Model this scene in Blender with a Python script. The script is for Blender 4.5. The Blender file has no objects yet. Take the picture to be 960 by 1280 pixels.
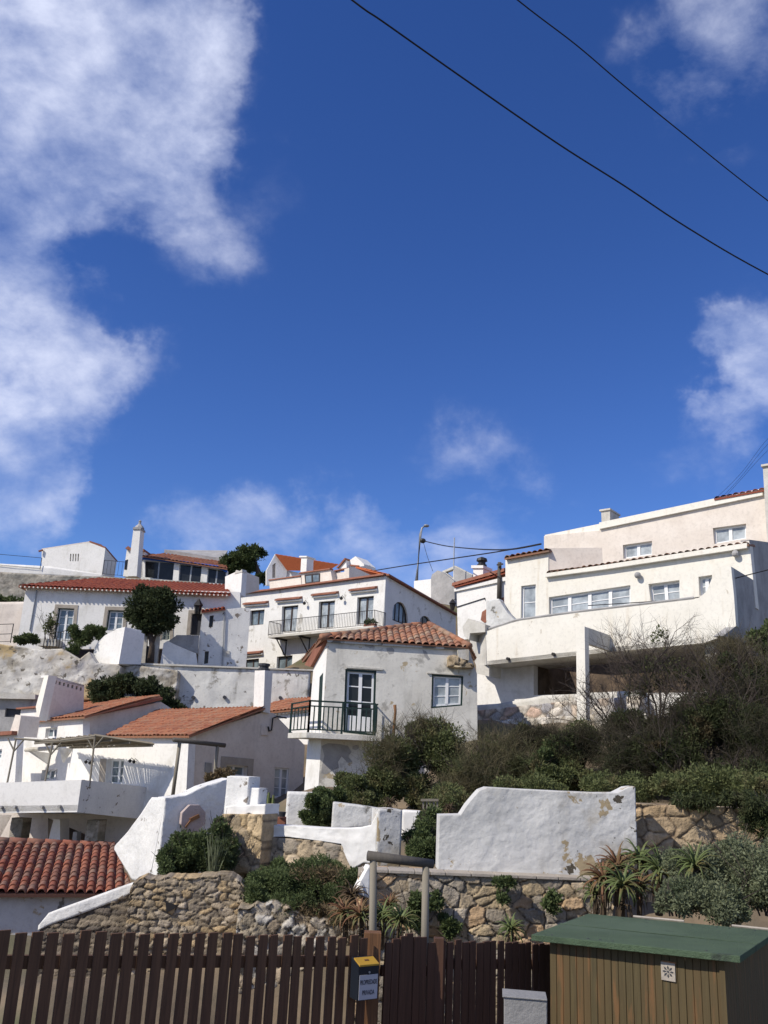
import bpy, bmesh, math, random
import numpy as np
from mathutils import Vector, Matrix
from mathutils.geometry import tessellate_polygon
rnd = random.Random(7)
R = math.radians
SC = bpy.context.scene
COL = SC.collection

# ---------------------------------------------------------------- camera, sky, sun, exposure
F = 1075.0
PITCH, ROLL = R(16.1), R(2.8)
CAM = Vector((0, 0, 1.6))
fw = Vector((0, math.cos(PITCH), math.sin(PITCH)))
up0 = Vector((0, -math.sin(PITCH), math.cos(PITCH)))
rt = Vector((1, 0, 0)) * math.cos(ROLL) + up0 * math.sin(ROLL)
up = up0 * math.cos(ROLL) - Vector((1, 0, 0)) * math.sin(ROLL)
cam = bpy.data.cameras.new('camera'); camo = bpy.data.objects.new('camera', cam); COL.objects.link(camo)
cam.sensor_fit = 'VERTICAL'; cam.sensor_height = 24; cam.lens = 24 * F / 1280
cam.clip_start = .05; cam.clip_end = 6000
m = Matrix((rt, up, -fw)).transposed().to_4x4(); m.translation = CAM
camo.matrix_world = m
SC.camera = camo

TOSUN = Vector((-.65, -.40, .66)).normalized()
SUN_EL = math.asin(TOSUN.z); SUN_AZ = math.atan2(TOSUN.x, TOSUN.y)
sun = bpy.data.lights.new('sun', 'SUN'); sun.energy = 4.4; sun.angle = R(.53); sun.color = (1, .925, .80)
so = bpy.data.objects.new('sun', sun); COL.objects.link(so)
so.rotation_euler = TOSUN.to_track_quat('Z', 'Y').to_euler()
so.location = (0, 0, 60)
SC.view_settings.view_transform = 'Standard'; SC.view_settings.look = 'None'
SC.view_settings.gamma = 1; SC.view_settings.use_curve_mapping = False
SC.view_settings.exposure = 0.1
SC.cycles.max_bounces = 6

def ray(px, py):
    return (fw * F + rt * (px - 480) + up * (640 - py)).normalized()
def W(px, py, Y):
    d = ray(px, py); return CAM + d * (Y / d.y)

world = bpy.data.worlds.new('World'); SC.world = world; world.use_nodes = True
nt = world.node_tree; nt.nodes.clear()
def N(t, typ, **kw):
    n = t.nodes.new(typ)
    for k, v in kw.items(): setattr(n, k, v)
    return n
def mth(t, op, a, b=None, c=None, clamp=False):
    n = t.nodes.new('ShaderNodeMath'); n.operation = op; n.use_clamp = clamp
    for i, v in enumerate((a, b, c)):
        if v is None: continue
        if isinstance(v, (int, float)): n.inputs[i].default_value = v
        else: t.links.new(v, n.inputs[i])
    return n.outputs[0]
def mixc(t, fac, a, b, typ='MIX'):
    n = t.nodes.new('ShaderNodeMix'); n.data_type = 'RGBA'; n.blend_type = typ
    for i, v in ((0, fac), (6, a), (7, b)):
        if isinstance(v, (int, float)): n.inputs[i].default_value = v
        elif isinstance(v, (tuple, list)): n.inputs[i].default_value = tuple(v) + ((1,) if len(v) == 3 else ())
        else: t.links.new(v, n.inputs[i])
    return n.outputs[2]
def mrange(t, v, a, b, c=0., d=1., smooth=True):
    n = t.nodes.new('ShaderNodeMapRange'); n.interpolation_type = 'SMOOTHSTEP' if smooth else 'LINEAR'
    t.links.new(v, n.inputs[0])
    for i, x in enumerate((a, b, c, d)): n.inputs[1 + i].default_value = x
    return n.outputs[0]
def noise(t, vec, scale, detail=5, rough=.6, dist=0.):
    n = t.nodes.new('ShaderNodeTexNoise'); n.inputs['Scale'].default_value = scale
    n.inputs['Detail'].default_value = detail; n.inputs['Roughness'].default_value = rough
    n.inputs['Distortion'].default_value = dist
    if vec is not None: t.links.new(vec, n.inputs['Vector'])
    return n.outputs['Fac']

sky = N(nt, 'ShaderNodeTexSky', sky_type='NISHITA', sun_disc=False)
sky.sun_elevation = SUN_EL; sky.sun_rotation = SUN_AZ
sky.altitude = 1500; sky.air_density = 1.0; sky.dust_density = .25; sky.ozone_density = 3.5
hs = N(nt, 'ShaderNodeHueSaturation'); hs.inputs['Saturation'].default_value = 1.24; hs.inputs['Value'].default_value = 1.28; hs.inputs['Hue'].default_value = .517
nt.links.new(sky.outputs[0], hs.inputs['Color'])
tc = N(nt, 'ShaderNodeTexCoord')
# clouds: drifts in given sky directions, plus unseen ones added for fill, broken up by noise on the sphere of directions
dirv = tc.outputs['Generated']
mpc = N(nt, 'ShaderNodeMapping'); nt.links.new(dirv, mpc.inputs[0]); mpc.inputs['Rotation'].default_value = (0, R(28), 0); mpc.inputs['Scale'].default_value = (.8, 1, 1.25)
nz1 = noise(nt, mpc.outputs[0], 5.2, 9, .57, .12)
nz2 = noise(nt, mpc.outputs[0], 16., 9, .62, .15)
nz3 = noise(nt, dirv, 1.7, 3, .5, .2)
wz = N(nt, 'ShaderNodeTexNoise'); wz.inputs['Scale'].default_value = 5.5; wz.inputs['Detail'].default_value = 6; wz.inputs['Roughness'].default_value = .6; nt.links.new(dirv, wz.inputs['Vector'])
wa = N(nt, 'ShaderNodeVectorMath', operation='MULTIPLY_ADD'); nt.links.new(wz.outputs['Color'], wa.inputs[0]); wa.inputs[1].default_value = (.26, .26, .26); wa.inputs[2].default_value = (-.13, -.13, -.13)
wb = N(nt, 'ShaderNodeVectorMath', operation='ADD'); nt.links.new(dirv, wb.inputs[0]); nt.links.new(wa.outputs[0], wb.inputs[1]); warped = wb.outputs[0]
def blob(px, py, rad_px, strength):
    d = ray(px, py)
    v = N(nt, 'ShaderNodeVectorMath', operation='DISTANCE'); nt.links.new(warped, v.inputs[0]); v.inputs[1].default_value = d
    r = rad_px / F
    return mrange(nt, v.outputs['Value'], r, r * .15, 0., strength)
def fill_cloud(d, r, strength):
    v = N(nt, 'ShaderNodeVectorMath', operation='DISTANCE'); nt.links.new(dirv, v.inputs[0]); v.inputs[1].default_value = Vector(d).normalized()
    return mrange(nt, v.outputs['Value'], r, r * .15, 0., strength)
dens = None
for b in [(0, 20, 260, .60), (140, 0, 190, .42), (260, 20, 100, .24), (10, 200, 150, .46), (200, 190, 110, .42), (120, 110, 120, .20), (250, 275, 110, .26), (20, 275, 90, .22), (300, 60, 80, .12), (0, 330, 100, .10),
          (0, 395, 110, .36), (90, 380, 80, .24), (125, 430, 90, .28), (0, 470, 90, .26), (60, 520, 100, .36), (0, 600, 120, .60), (70, 620, 60, .22), (250, 675, 90, .34), (330, 655, 80, .26), (420, 625, 75, .32),
          (560, 620, 110, .26), (500, 640, 90, .14), (440, 690, 120, .34), (650, 705, 110, .32), (540, 690, 90, .26), (955, 440, 85, .66), (950, 505, 80, .40), (885, 555, 90, .18), (945, 40, 150, .26), (860, 100, 110, .18), (345, 225, 80, .10),
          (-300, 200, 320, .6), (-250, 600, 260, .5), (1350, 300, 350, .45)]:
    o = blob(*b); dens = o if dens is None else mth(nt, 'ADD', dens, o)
for b in [((0, -1, .35), .9, .6), ((-.8, -.6, .5), .7, .5), ((.9, -.4, .4), .8, .55), ((.2, -.5, .9), .5, .45), ((1, .2, .3), .4, .4), ((-1, .1, .35), .5, .5)]:  # unseen clouds behind and beside the camera, added as neutral fill light
    dens = mth(nt, 'ADD', dens, fill_cloud(*b))
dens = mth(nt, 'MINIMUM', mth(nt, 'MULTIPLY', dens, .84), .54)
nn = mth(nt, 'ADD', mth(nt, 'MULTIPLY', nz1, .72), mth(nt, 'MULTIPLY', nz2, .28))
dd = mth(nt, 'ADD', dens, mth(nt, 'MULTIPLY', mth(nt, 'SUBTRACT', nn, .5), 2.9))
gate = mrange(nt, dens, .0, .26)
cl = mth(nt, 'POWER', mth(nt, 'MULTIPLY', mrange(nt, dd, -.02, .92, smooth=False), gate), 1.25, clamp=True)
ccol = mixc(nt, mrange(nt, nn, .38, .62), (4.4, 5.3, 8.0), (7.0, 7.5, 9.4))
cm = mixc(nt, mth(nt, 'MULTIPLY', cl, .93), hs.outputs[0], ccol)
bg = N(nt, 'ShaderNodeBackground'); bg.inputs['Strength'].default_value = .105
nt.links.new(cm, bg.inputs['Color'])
wo = N(nt, 'ShaderNodeOutputWorld'); nt.links.new(bg.outputs[0], wo.inputs['Surface'])
world.cycles.sampling_method = 'MANUAL'; world.cycles.sample_map_resolution = 1024

# ---------------------------------------------------------------- materials
def principled(name):
    m = bpy.data.materials.new(name); m.use_nodes = True; t = m.node_tree
    b = t.nodes['Principled BSDF']; return m, t, b
def mat(name, c1, c2=None, scale=2., rough=.85, bump=.0, bscale=25., patch=None, streak=None, spec=.3, c3=None, metal=0., attr=None, fine=.12, bias=None):
    """base colour from noise between c1 and c2; patch=(colour, scale, lo, hi) flaked areas; streak=(colour, amount) rain marks"""
    m, t, b = principled(name)
    tc = N(t, 'ShaderNodeTexCoord'); v = tc.outputs['Object']
    c2 = c2 or tuple(x * .8 for x in c1)
    col = mixc(t, mrange(t, noise(t, v, scale, 6, .6), .3, .7), c1, c2)
    if attr:
        a = N(t, 'ShaderNodeVertexColor', layer_name=attr)
        f = mrange(t, noise(t, v, scale, 6, .65), .25, .75, .72, 1.25)
        mm = N(t, 'ShaderNodeVectorMath', operation='SCALE'); t.links.new(a.outputs[0], mm.inputs[0]); t.links.new(f, mm.inputs['Scale'])
        col = mm.outputs[0]
    if fine:
        f2 = noise(t, v, bscale, 4, .7)
        col = mixc(t, mrange(t, f2, .45, .75, 0, fine * 2), col, tuple(x * .45 for x in c1))
    if c3:
        col = mixc(t, mrange(t, noise(t, v, scale * .37, 3, .5), .48, .72, 0, .8), col, c3)
    if streak:
        mp = N(t, 'ShaderNodeMapping'); t.links.new(v, mp.inputs[0]); mp.inputs['Scale'].default_value = (3.2, 3.2, .22)
        s = mth(t, 'MULTIPLY', mrange(t, noise(t, mp.outputs[0], 1.0, 5, .6), .52, .74), mrange(t, noise(t, v, .9, 3), .40, .62))
        col = mixc(t, mth(t, 'MULTIPLY', s, streak[1]), col, streak[0])
    if patch:
        for p in (patch if isinstance(patch, list) else [patch]):
            nf = noise(t, v, p[1], 7, .62, .3)
            if bias: sx = N(t, 'ShaderNodeSeparateXYZ'); t.links.new(v, sx.inputs[0]); nf = mth(t, 'ADD', nf, mrange(t, sx.outputs[0], bias[0], bias[1], -bias[2], bias[2]))
            f = mrange(t, nf, p[2], p[3], smooth=False)
            col = mixc(t, f, col, p[0])
    t.links.new(col, b.inputs['Base Color'])
    b.inputs['Roughness'].default_value = rough; b.inputs['Specular IOR Level'].default_value = spec; b.inputs['Metallic'].default_value = metal
    if bump:
        h = mth(t, 'ADD', noise(t, v, bscale, 6, .6), mth(t, 'MULTIPLY', noise(t, v, bscale * .18, 3), 1.4))
        bp = N(t, 'ShaderNodeBump'); bp.inputs['Strength'].default_value = bump; bp.inputs['Distance'].default_value = .03
        t.links.new(h, bp.inputs['Height']); t.links.new(bp.outputs[0], b.inputs['Normal'])
    return m
def leafmat(name, a, b_, c=None, rough=.6, trans=.25, nscale=1.2):
    m, t, b = principled(name)
    g = N(t, 'ShaderNodeNewGeometry'); tc = N(t, 'ShaderNodeTexCoord')
    col = mixc(t, g.outputs['Random Per Island'], a, b_)
    if c: col = mixc(t, mrange(t, noise(t, tc.outputs['Object'], nscale, 3), .50, .68), col, c)
    t.links.new(col, b.inputs['Base Color']); b.inputs['Roughness'].default_value = rough; b.inputs['Specular IOR Level'].default_value = .12
    tr = N(t, 'ShaderNodeBsdfTranslucent'); t.links.new(col, tr.inputs[0])
    mx = N(t, 'ShaderNodeMixShader'); mx.inputs[0].default_value = trans
    t.links.new(b.outputs[0], mx.inputs[1]); t.links.new(tr.outputs[0], mx.inputs[2])
    t.links.new(mx.outputs[0], t.nodes['Material Output'].inputs['Surface'])
    return m
def tilemat(name, cols, lichen=None, amt=.5):
    m, t, b = principled(name)
    uv = N(t, 'ShaderNodeUVMap', uv_map='UVMap')
    fl = N(t, 'ShaderNodeVectorMath', operation='FLOOR'); t.links.new(uv.outputs[0], fl.inputs[0])
    wn = N(t, 'ShaderNodeTexWhiteNoise', noise_dimensions='2D'); t.links.new(fl.outputs[0], wn.inputs['Vector'])
    cr = N(t, 'ShaderNodeValToRGB'); t.links.new(wn.outputs['Value'], cr.inputs[0])
    cr.color_ramp.elements[0].color = (*cols[0], 1); cr.color_ramp.elements[1].color = (*cols[-1], 1)
    for i, c in enumerate(cols[1:-1]):
        e = cr.color_ramp.elements.new((i + 1) / (len(cols) - 1)); e.color = (*c, 1)
    tc = N(t, 'ShaderNodeTexCoord')
    col = mixc(t, mrange(t, noise(t, tc.outputs['Object'], 9, 5), .5, .75, 0, .35), cr.outputs[0], tuple(x * .4 for x in cols[0]))
    if lichen: col = mixc(t, mrange(t, noise(t, tc.outputs['Object'], 1.6, 6, .7), .5, .68, 0, amt), col, lichen)
    t.links.new(col, b.inputs['Base Color']); b.inputs['Roughness'].default_value = .85; b.inputs['Specular IOR Level'].default_value = .2
    return m
def woodmat(name, cols, rough=.75, board=.0, gr=(30, 30, 1.5)):
    m, t, b = principled(name)
    tc = N(t, 'ShaderNodeTexCoord'); g = N(t, 'ShaderNodeNewGeometry')
    mp = N(t, 'ShaderNodeMapping'); t.links.new(tc.outputs['Object'], mp.inputs[0]); mp.inputs['Scale'].default_value = gr
    n = noise(t, mp.outputs[0], 1.4, 6, .65, .6)
    col = mixc(t, mrange(t, n, .3, .7), cols[0], cols[1])
    col = mixc(t, mth(t, 'MULTIPLY', g.outputs['Random Per Island'], .75), col, cols[2])
    if len(cols) > 3:
        mp2 = N(t, 'ShaderNodeMapping'); t.links.new(tc.outputs['Object'], mp2.inputs[0]); mp2.inputs['Scale'].default_value = (14, 14, 1.3)
        col = mixc(t, mrange(t, noise(t, mp2.outputs[0], 1., 4, .6), .56, .68, 0, .85), col, cols[3])
    t.links.new(col, b.inputs['Base Color']); b.inputs['Roughness'].default_value = rough; b.inputs['Specular IOR Level'].default_value = .3
    bp = N(t, 'ShaderNodeBump'); bp.inputs['Strength'].default_value = .35; bp.inputs['Distance'].default_value = .006
    t.links.new(n, bp.inputs['Height']); t.links.new(bp.outputs[0], b.inputs['Normal'])
    return m
def glassmat(name, c, rough=.04, spec=.6):
    m, t, b = principled(name)
    tc = N(t, 'ShaderNodeTexCoord')
    col = mixc(t, mrange(t, noise(t, tc.outputs['Object'], 1.6, 3), .35, .65), c, tuple(x * .55 for x in c))
    t.links.new(col, b.inputs['Base Color'])
    b.inputs['Roughness'].default_value = rough; b.inputs['Specular IOR Level'].default_value = spec if sum(c) > .2 else .25
    return m

WH = (.74, .73, .70)
M = {}
M['white'] = mat('white_plaster', (.76, .75, .72), (.68, .67, .64), 1.1, .9, .25, 9, patch=((.46, .44, .40), 1.3, .60, .66), streak=((.42, .38, .32), .4))
M['clean'] = mat('fresh_whitewash', (.79, .775, .745), (.73, .715, .68), .9, .9, .15, 8, streak=((.46, .43, .38), .38), patch=((.60, .58, .53), .8, .55, .68))
M['cream'] = mat('cream_plaster', (.78, .75, .675), (.72, .69, .61), .8, .9, .15, 8, streak=((.45, .34, .20), .5), patch=((.50, .45, .37), 1.9, .66, .70))
M['pink'] = mat('pinkish_and_shade_plaster', (.72, .655, .585), (.64, .57, .50), 1.0, .9, .15, 8, streak=((.4, .36, .33), .3))  # pinkish walls' own tint; also shade painted on white faces turned from the sun
M['aged'] = mat('aged_plaster', (.68, .66, .60), (.56, .54, .49), .9, .95, .25, 12, c3=(.53, .50, .43), streak=((.28, .27, .24), .45), patch=[((.36, .345, .31), 1.3, .555, .62), ((.40, .33, .22), 3.1, .62, .66)])
M['flaky'] = mat('flaking_plaster', (.60, .60, .58), (.46, .46, .45), 1.1, .95, .6, 12, patch=[((.17, .165, .15), 1.1, .53, .56), ((.38, .31, .2), 3., .60, .64)])
M['stained'] = mat('stained_plaster', (.70, .69, .65), (.57, .56, .52), .7, .95, .35, 10, c3=(.50, .47, .41), streak=((.20, .19, .17), .6), patch=[((.30, .28, .24), 1.1, .57, .63), ((.16, .15, .13), 2.6, .63, .66)])
M['rocky'] = mat('whitewashed_rock', (.66, .64, .59), (.46, .43, .38), 1.1, .95, .9, 8, c3=(.52, .40, .22), patch=[((.48, .36, .19), .55, .55, .62), ((.33, .30, .245), .8, .54, .60), ((.14, .125, .10), 2.6, .59, .64)])
M['rough_white'] = mat('lumpy_whitewash', (.62, .61, .585), (.50, .495, .475), 1.4, .95, .3, 16, bias=(-.5, 1.0, .045), streak=((.28, .265, .24), .6), patch=[((.40, .375, .33), 1.1, .56, .66), ((.33, .26, .16), 1.9, .605, .62), ((.07, .06, .045), 2.9, .645, .655)])
M['butt_white'] = mat('buttress_whitewash', (.73, .72, .69), (.63, .625, .61), 1.4, .95, .45, 16, patch=((.20, .17, .14), 2.9, .63, .645), streak=((.33, .32, .30), .3))
M['greyconc'] = mat('grey_and_shade_render', (.40, .39, .38), (.28, .275, .27), 1.3, .95, .4, 10, streak=((.15, .15, .15), .5))  # true grey render; also shade painted on the cream house ends
M['discpink'] = mat('pinkish_grey_stone', (.44, .36, .34), (.34, .28, .26), 3, .95, .4, 30)
M['boxgrey'] = mat('dark_grey_box', (.27, .265, .26), (.21, .21, .205), 2, .9, .3, 40)
M['conc'] = mat('pale_concrete', (.60, .58, .53), (.46, .44, .39), 1.6, .95, .4, 14, streak=((.3, .24, .15), .55))
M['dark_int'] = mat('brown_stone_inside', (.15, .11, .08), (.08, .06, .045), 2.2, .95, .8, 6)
M['stone_trim'] = mat('limestone_trim', (.40, .355, .30), (.31, .275, .235), 3, .9, .3, 30)
M['stone'] = mat('rubble_stone', (.4, .35, .27), None, 5., .95, .8, 30, attr='Col')
M['soil'] = mat('dry_soil', (.20, .15, .10), (.12, .10, .07), .8, 1, .8, 5, c3=(.07, .09, .035))
M['asphalt'] = mat('road_asphalt', (.055, .055, .055), (.045, .045, .045), 2, .95, .3, 60)
M['tile_new'] = tilemat('orange_roof_tiles', [(.50, .13, .045), (.60, .19, .07), (.44, .11, .045)])
M['tile_red'] = tilemat('red_roof_tiles', [(.30, .085, .05), (.36, .11, .06), (.26, .07, .045)])
M['tile_mid'] = tilemat('terracotta_roof_tiles', [(.35, .135, .075), (.40, .18, .10), (.29, .11, .065), (.38, .2, .12)], (.26, .18, .12), .55)
M['tile_old'] = tilemat('weathered_roof_tiles', [(.30, .135, .08), (.38, .20, .125), (.22, .10, .065), (.34, .24, .17), (.25, .14, .095), (.36, .16, .09)], (.17, .145, .115), .85)
M['tile_near'] = tilemat('mottled_roof_tiles', [(.25, .085, .052), (.20, .095, .065), (.29, .11, .065), (.22, .075, .05), (.25, .16, .115), (.20, .11, .08), (.31, .12, .07)], (.15, .10, .08), .7)
M['mortar'] = mat('eave_mortar', (.72, .68, .62), (.6, .56, .5), 3, .9)
M['brickred'] = mat('terracotta_edge', (.30, .13, .085), (.22, .09, .06), 3, .9)
M['winwhite'] = mat('white_window_paint', (.78, .78, .78), (.74, .74, .74), 2, .45, fine=0)
M['darkwood'] = mat('dark_brown_joinery', (.055, .04, .035), (.04, .03, .028), 3, .5, fine=0)
M['dkgreen'] = mat('dark_green_paint', (.012, .032, .026), (.01, .024, .02), 3, .45, fine=0)
M['blackiron'] = mat('black_iron', (.02, .02, .022), (.03, .026, .022), 4, .5, fine=0)
M['greymetal'] = mat('galvanised_metal', (.35, .36, .37), (.27, .28, .29), 3, .5, metal=.5, fine=0)
M['darkdoor'] = mat('dark_grey_door', (.05, .052, .06), (.04, .042, .05), 3, .6)
M['glass'] = glassmat('pale_window_glass', (.20, .25, .28))
M['curtain'] = glassmat('curtained_glass', (.42, .46, .48), .12)
M['dglass'] = glassmat('dark_window_glass', (.022, .025, .028), .12)
M['blue'] = mat('blue_paint', (.02, .12, .52), (.02, .10, .44), 3, .5)
M['pale_green'] = mat('pale_green_door', (.52, .57, .50), (.46, .51, .45), 3, .6)
M['timber'] = woodmat('weathered_timber', [(.25, .22, .17), (.17, .15, .12), (.20, .18, .14)])
M['timber_dk'] = woodmat('dark_round_timber', [(.10, .09, .075), (.06, .055, .05), (.09, .08, .07)])
M['picket'] = woodmat('dark_stained_picket', [(.135, .070, .038), (.068, .036, .021), (.10, .052, .029)])
M['picket2'] = woodmat('darker_gate_board', [(.095, .046, .028), (.055, .028, .018), (.08, .042, .026)])
M['postwood'] = woodmat('orange_brown_post', [(.20, .095, .04), (.09, .045, .022), (.13, .065, .03)])
M['shedwood'] = woodmat('peeling_green_boards', [(.092, .074, .034), (.058, .048, .024), (.105, .068, .030), (.16, .085, .036)])
M['felt'] = mat('green_roofing_felt', (.078, .118, .068), (.060, .092, .056), 2.2, .95, .6, 120, c3=(.09, .13, .085), patch=((.045, .06, .045), 3.1, .60, .68))
M['box_black'] = mat('mailbox_navy_plastic', (.012, .016, .024), (.010, .013, .02), 3, .4, fine=0)
M['yellow'] = mat('mailbox_yellow_flap', (.42, .25, .03), (.36, .21, .03), 3, .45, fine=0)
M['paper'] = mat('grey_paper_notice', (.42, .42, .45), (.38, .38, .41), 3, .8, fine=0)
M['ink'] = mat('black_ink', (.02, .02, .03), (.02, .02, .03), 3, .8, fine=0)
M['cable'] = mat('black_cable', (.015, .015, .017), (.015, .015, .017), 3, .6, fine=0)
M['reed'] = woodmat('reed_canopy', [(.30, .26, .19), (.20, .17, .12), (.27, .23, .17)], gr=(6, 6, 20))
M['leaf_dark'] = leafmat('dark_tree_leaves', (.038, .052, .024), (.068, .085, .038), (.030, .040, .020))
M['leaf_green'] = leafmat('green_shrub_leaves', (.070, .098, .038), (.120, .150, .062), (.060, .075, .034))
M['leaf_olive'] = leafmat('olive_shrub_leaves', (.085, .105, .042), (.14, .155, .065), (.13, .11, .055))
M['leaf_dry'] = leafmat('dry_brush', (.20, .145, .085), (.13, .105, .06), (.085, .08, .04))
M['stalk'] = leafmat('dry_brown_stalk', (.15, .125, .075), (.085, .08, .045), (.10, .115, .05), nscale=.8)
M['stalk_dark'] = leafmat('dark_brown_stalk', (.065, .055, .036), (.035, .034, .022), (.05, .062, .028), nscale=.8)
M['leaf_hedge'] = leafmat('dark_bramble_leaves', (.038, .050, .022), (.070, .080, .034), (.075, .058, .032))
M['leaf_grey'] = leafmat('grey_green_leaves', (.12, .14, .08), (.20, .22, .13), (.08, .10, .055), nscale=2.5)
M['leaf_midtree'] = leafmat('mid_green_tree_leaves', (.055, .08, .03), (.10, .125, .05), (.035, .055, .022))  # mid green, lighter than the dark tree leaves
M['bark'] = mat('grey_brown_bark', (.12, .09, .07), (.07, .055, .045), 6, .95, .6, 30)
M['twig'] = mat('bare_dark_twig', (.075, .058, .048), (.045, .036, .032), 6, .95)
M['aloe'] = leafmat('green_aloe_leaf', (.10, .135, .05), (.15, .18, .075), (.15, .12, .055), .45, .1, 3.)
M['aloe_red'] = leafmat('reddish_aloe_leaf', (.19, .095, .055), (.14, .12, .06), (.09, .12, .05), .45, .1, 3.)
M['aloe_dead'] = leafmat('dead_aloe_leaf', (.14, .10, .065), (.08, .06, .04))
M['rusty'] = mat('rusty_ochre', (.26, .13, .06), (.15, .08, .04), 5, .9)
M['flower'] = mat('red_geranium_flowers', (.5, .06, .05), (.6, .12, .1), 5, .8)

# ---------------------------------------------------------------- mesh building
def wloc(o):
    return Vector(o['_w']) if o is not None and '_w' in o else Vector((0, 0, 0))
def tagit(o, label=None, cat=None, group=None, kind=None):
    if label: o['label'] = label
    if cat: o['category'] = cat
    if group: o['group'] = group
    if kind: o['kind'] = kind
    return o
def thing(name, label, cat, loc, group=None, kind=None):
    o = bpy.data.objects.new(name, None); COL.objects.link(o); o.empty_display_size = .3
    o.location = loc; o['_w'] = list(loc)
    return tagit(o, label, cat, group, kind)
def finish(me, name, mt, parent, smooth=False):
    if mt is not None: me.materials.append(M[mt] if isinstance(mt, str) else mt)
    o = bpy.data.objects.new(name, me); COL.objects.link(o)
    if parent is not None: o.parent = parent; w = wloc(parent)
    else:
        co = np.empty(len(me.vertices) * 3, 'f'); me.vertices.foreach_get('co', co); co = co.reshape(-1, 3)
        w = Vector(((co[:, 0].min() + co[:, 0].max()) / 2, (co[:, 1].min() + co[:, 1].max()) / 2, co[:, 2].min()))
        o.location = w
    me.transform(Matrix.Translation(-w)); o['_w'] = list(w)
    if smooth: me.polygons.foreach_set('use_smooth', [True] * len(me.polygons))
    return o
class MB:
    def __init__(s): s.v = []; s.f = []; s.uv = None
    def prism(s, pts, vec):
        n = len(pts); b = len(s.v)
        s.v += [Vector(p) for p in pts] + [Vector(p) + vec for p in pts]
        s.f.append(tuple(b + i for i in range(n))); s.f.append(tuple(b + n + i for i in reversed(range(n))))
        for i in range(n): j = (i + 1) % n; s.f.append((b + j, b + i, b + n + i, b + n + j))
        return s
    def loft(s, A, B):
        n = len(A); b = len(s.v); s.v += [Vector(p) for p in A] + [Vector(p) for p in B]
        s.f.append(tuple(b + i for i in range(n))); s.f.append(tuple(b + n + i for i in reversed(range(n))))
        for i in range(n): j = (i + 1) % n; s.f.append((b + j, b + i, b + n + i, b + n + j))
        return s
    def box(s, c, ex, ey, ez):
        """half-extent vectors"""
        c = Vector(c); return s.prism([c - ex - ey - ez, c + ex - ey - ez, c + ex + ey - ez, c - ex + ey - ez], 2 * ez)
    def beam(s, a, b, w, h):
        a, b = Vector(a), Vector(b); d = (b - a).normalized()
        x = d.cross(Vector((0, 0, 1)));
        if x.length < .01: x = Vector((1, 0, 0))
        x.normalize(); y = x.cross(d)
        q = [x * w / 2 + y * h / 2, -x * w / 2 + y * h / 2, -x * w / 2 - y * h / 2, x * w / 2 - y * h / 2]
        return s.prism([a + k for k in q], b - a)
    def tube(s, pts, r, n=8):
        pts = [Vector(p) for p in pts]; rs = r if isinstance(r, (list, tuple)) else [r] * len(pts); b = len(s.v)
        for i, p in enumerate(pts):
            d = (pts[min(i + 1, len(pts) - 1)] - pts[max(i - 1, 0)]).normalized()
            x = d.cross(Vector((0, 0, 1)))
            if x.length < .05: x = d.cross(Vector((1, 0, 0)))
            x.normalize(); y = x.cross(d)
            s.v += [p + (x * math.cos(2 * math.pi * k / n) + y * math.sin(2 * math.pi * k / n)) * rs[i] for k in range(n)]
        for i in range(len(pts) - 1):
            for k in range(n):
                l = (k + 1) % n; s.f.append((b + i * n + k, b + i * n + l, b + (i + 1) * n + l, b + (i + 1) * n + k))
        s.f.append(tuple(b + k for k in reversed(range(n)))); e = b + (len(pts) - 1) * n
        s.f.append(tuple(e + k for k in range(n)))
        return s
    def ball(s, c, r, n=8, sz=1.):
        c = Vector(c); prof = [(math.sin(math.pi * i / n) * r + 1e-4, math.cos(math.pi * i / n) * r * sz) for i in range(n + 1)]
        return s.lathe(c, prof, n + 4)
    def lathe(s, c, prof, n=12):
        b = len(s.v); c = Vector(c)
        for (r, z) in prof:
            s.v += [c + Vector((r * math.cos(2 * math.pi * k / n), r * math.sin(2 * math.pi * k / n), z)) for k in range(n)]
        for i in range(len(prof) - 1):
            for k in range(n):
                l = (k + 1) % n; s.f.append((b + i * n + k, b + i * n + l, b + (i + 1) * n + l, b + (i + 1) * n + k))
        s.f.append(tuple(b + k for k in range(n))); e = b + (len(prof) - 1) * n
        s.f.append(tuple(e + k for k in reversed(range(n))))
        return s
    def build(s, name, mt, parent=None, smooth=False, bevel=0.):
        me = bpy.data.meshes.new(name); me.from_pydata([tuple(v) for v in s.v], [], s.f)
        bm = bmesh.new(); bm.from_mesh(me)
        if bevel: bmesh.ops.bevel(bm, geom=bm.edges[:], offset=bevel, segments=2, affect='EDGES', profile=.5)
        bmesh.ops.recalc_face_normals(bm, faces=bm.faces)
        bm.to_mesh(me); bm.free()
        return finish(me, name, mt, parent, smooth)

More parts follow.
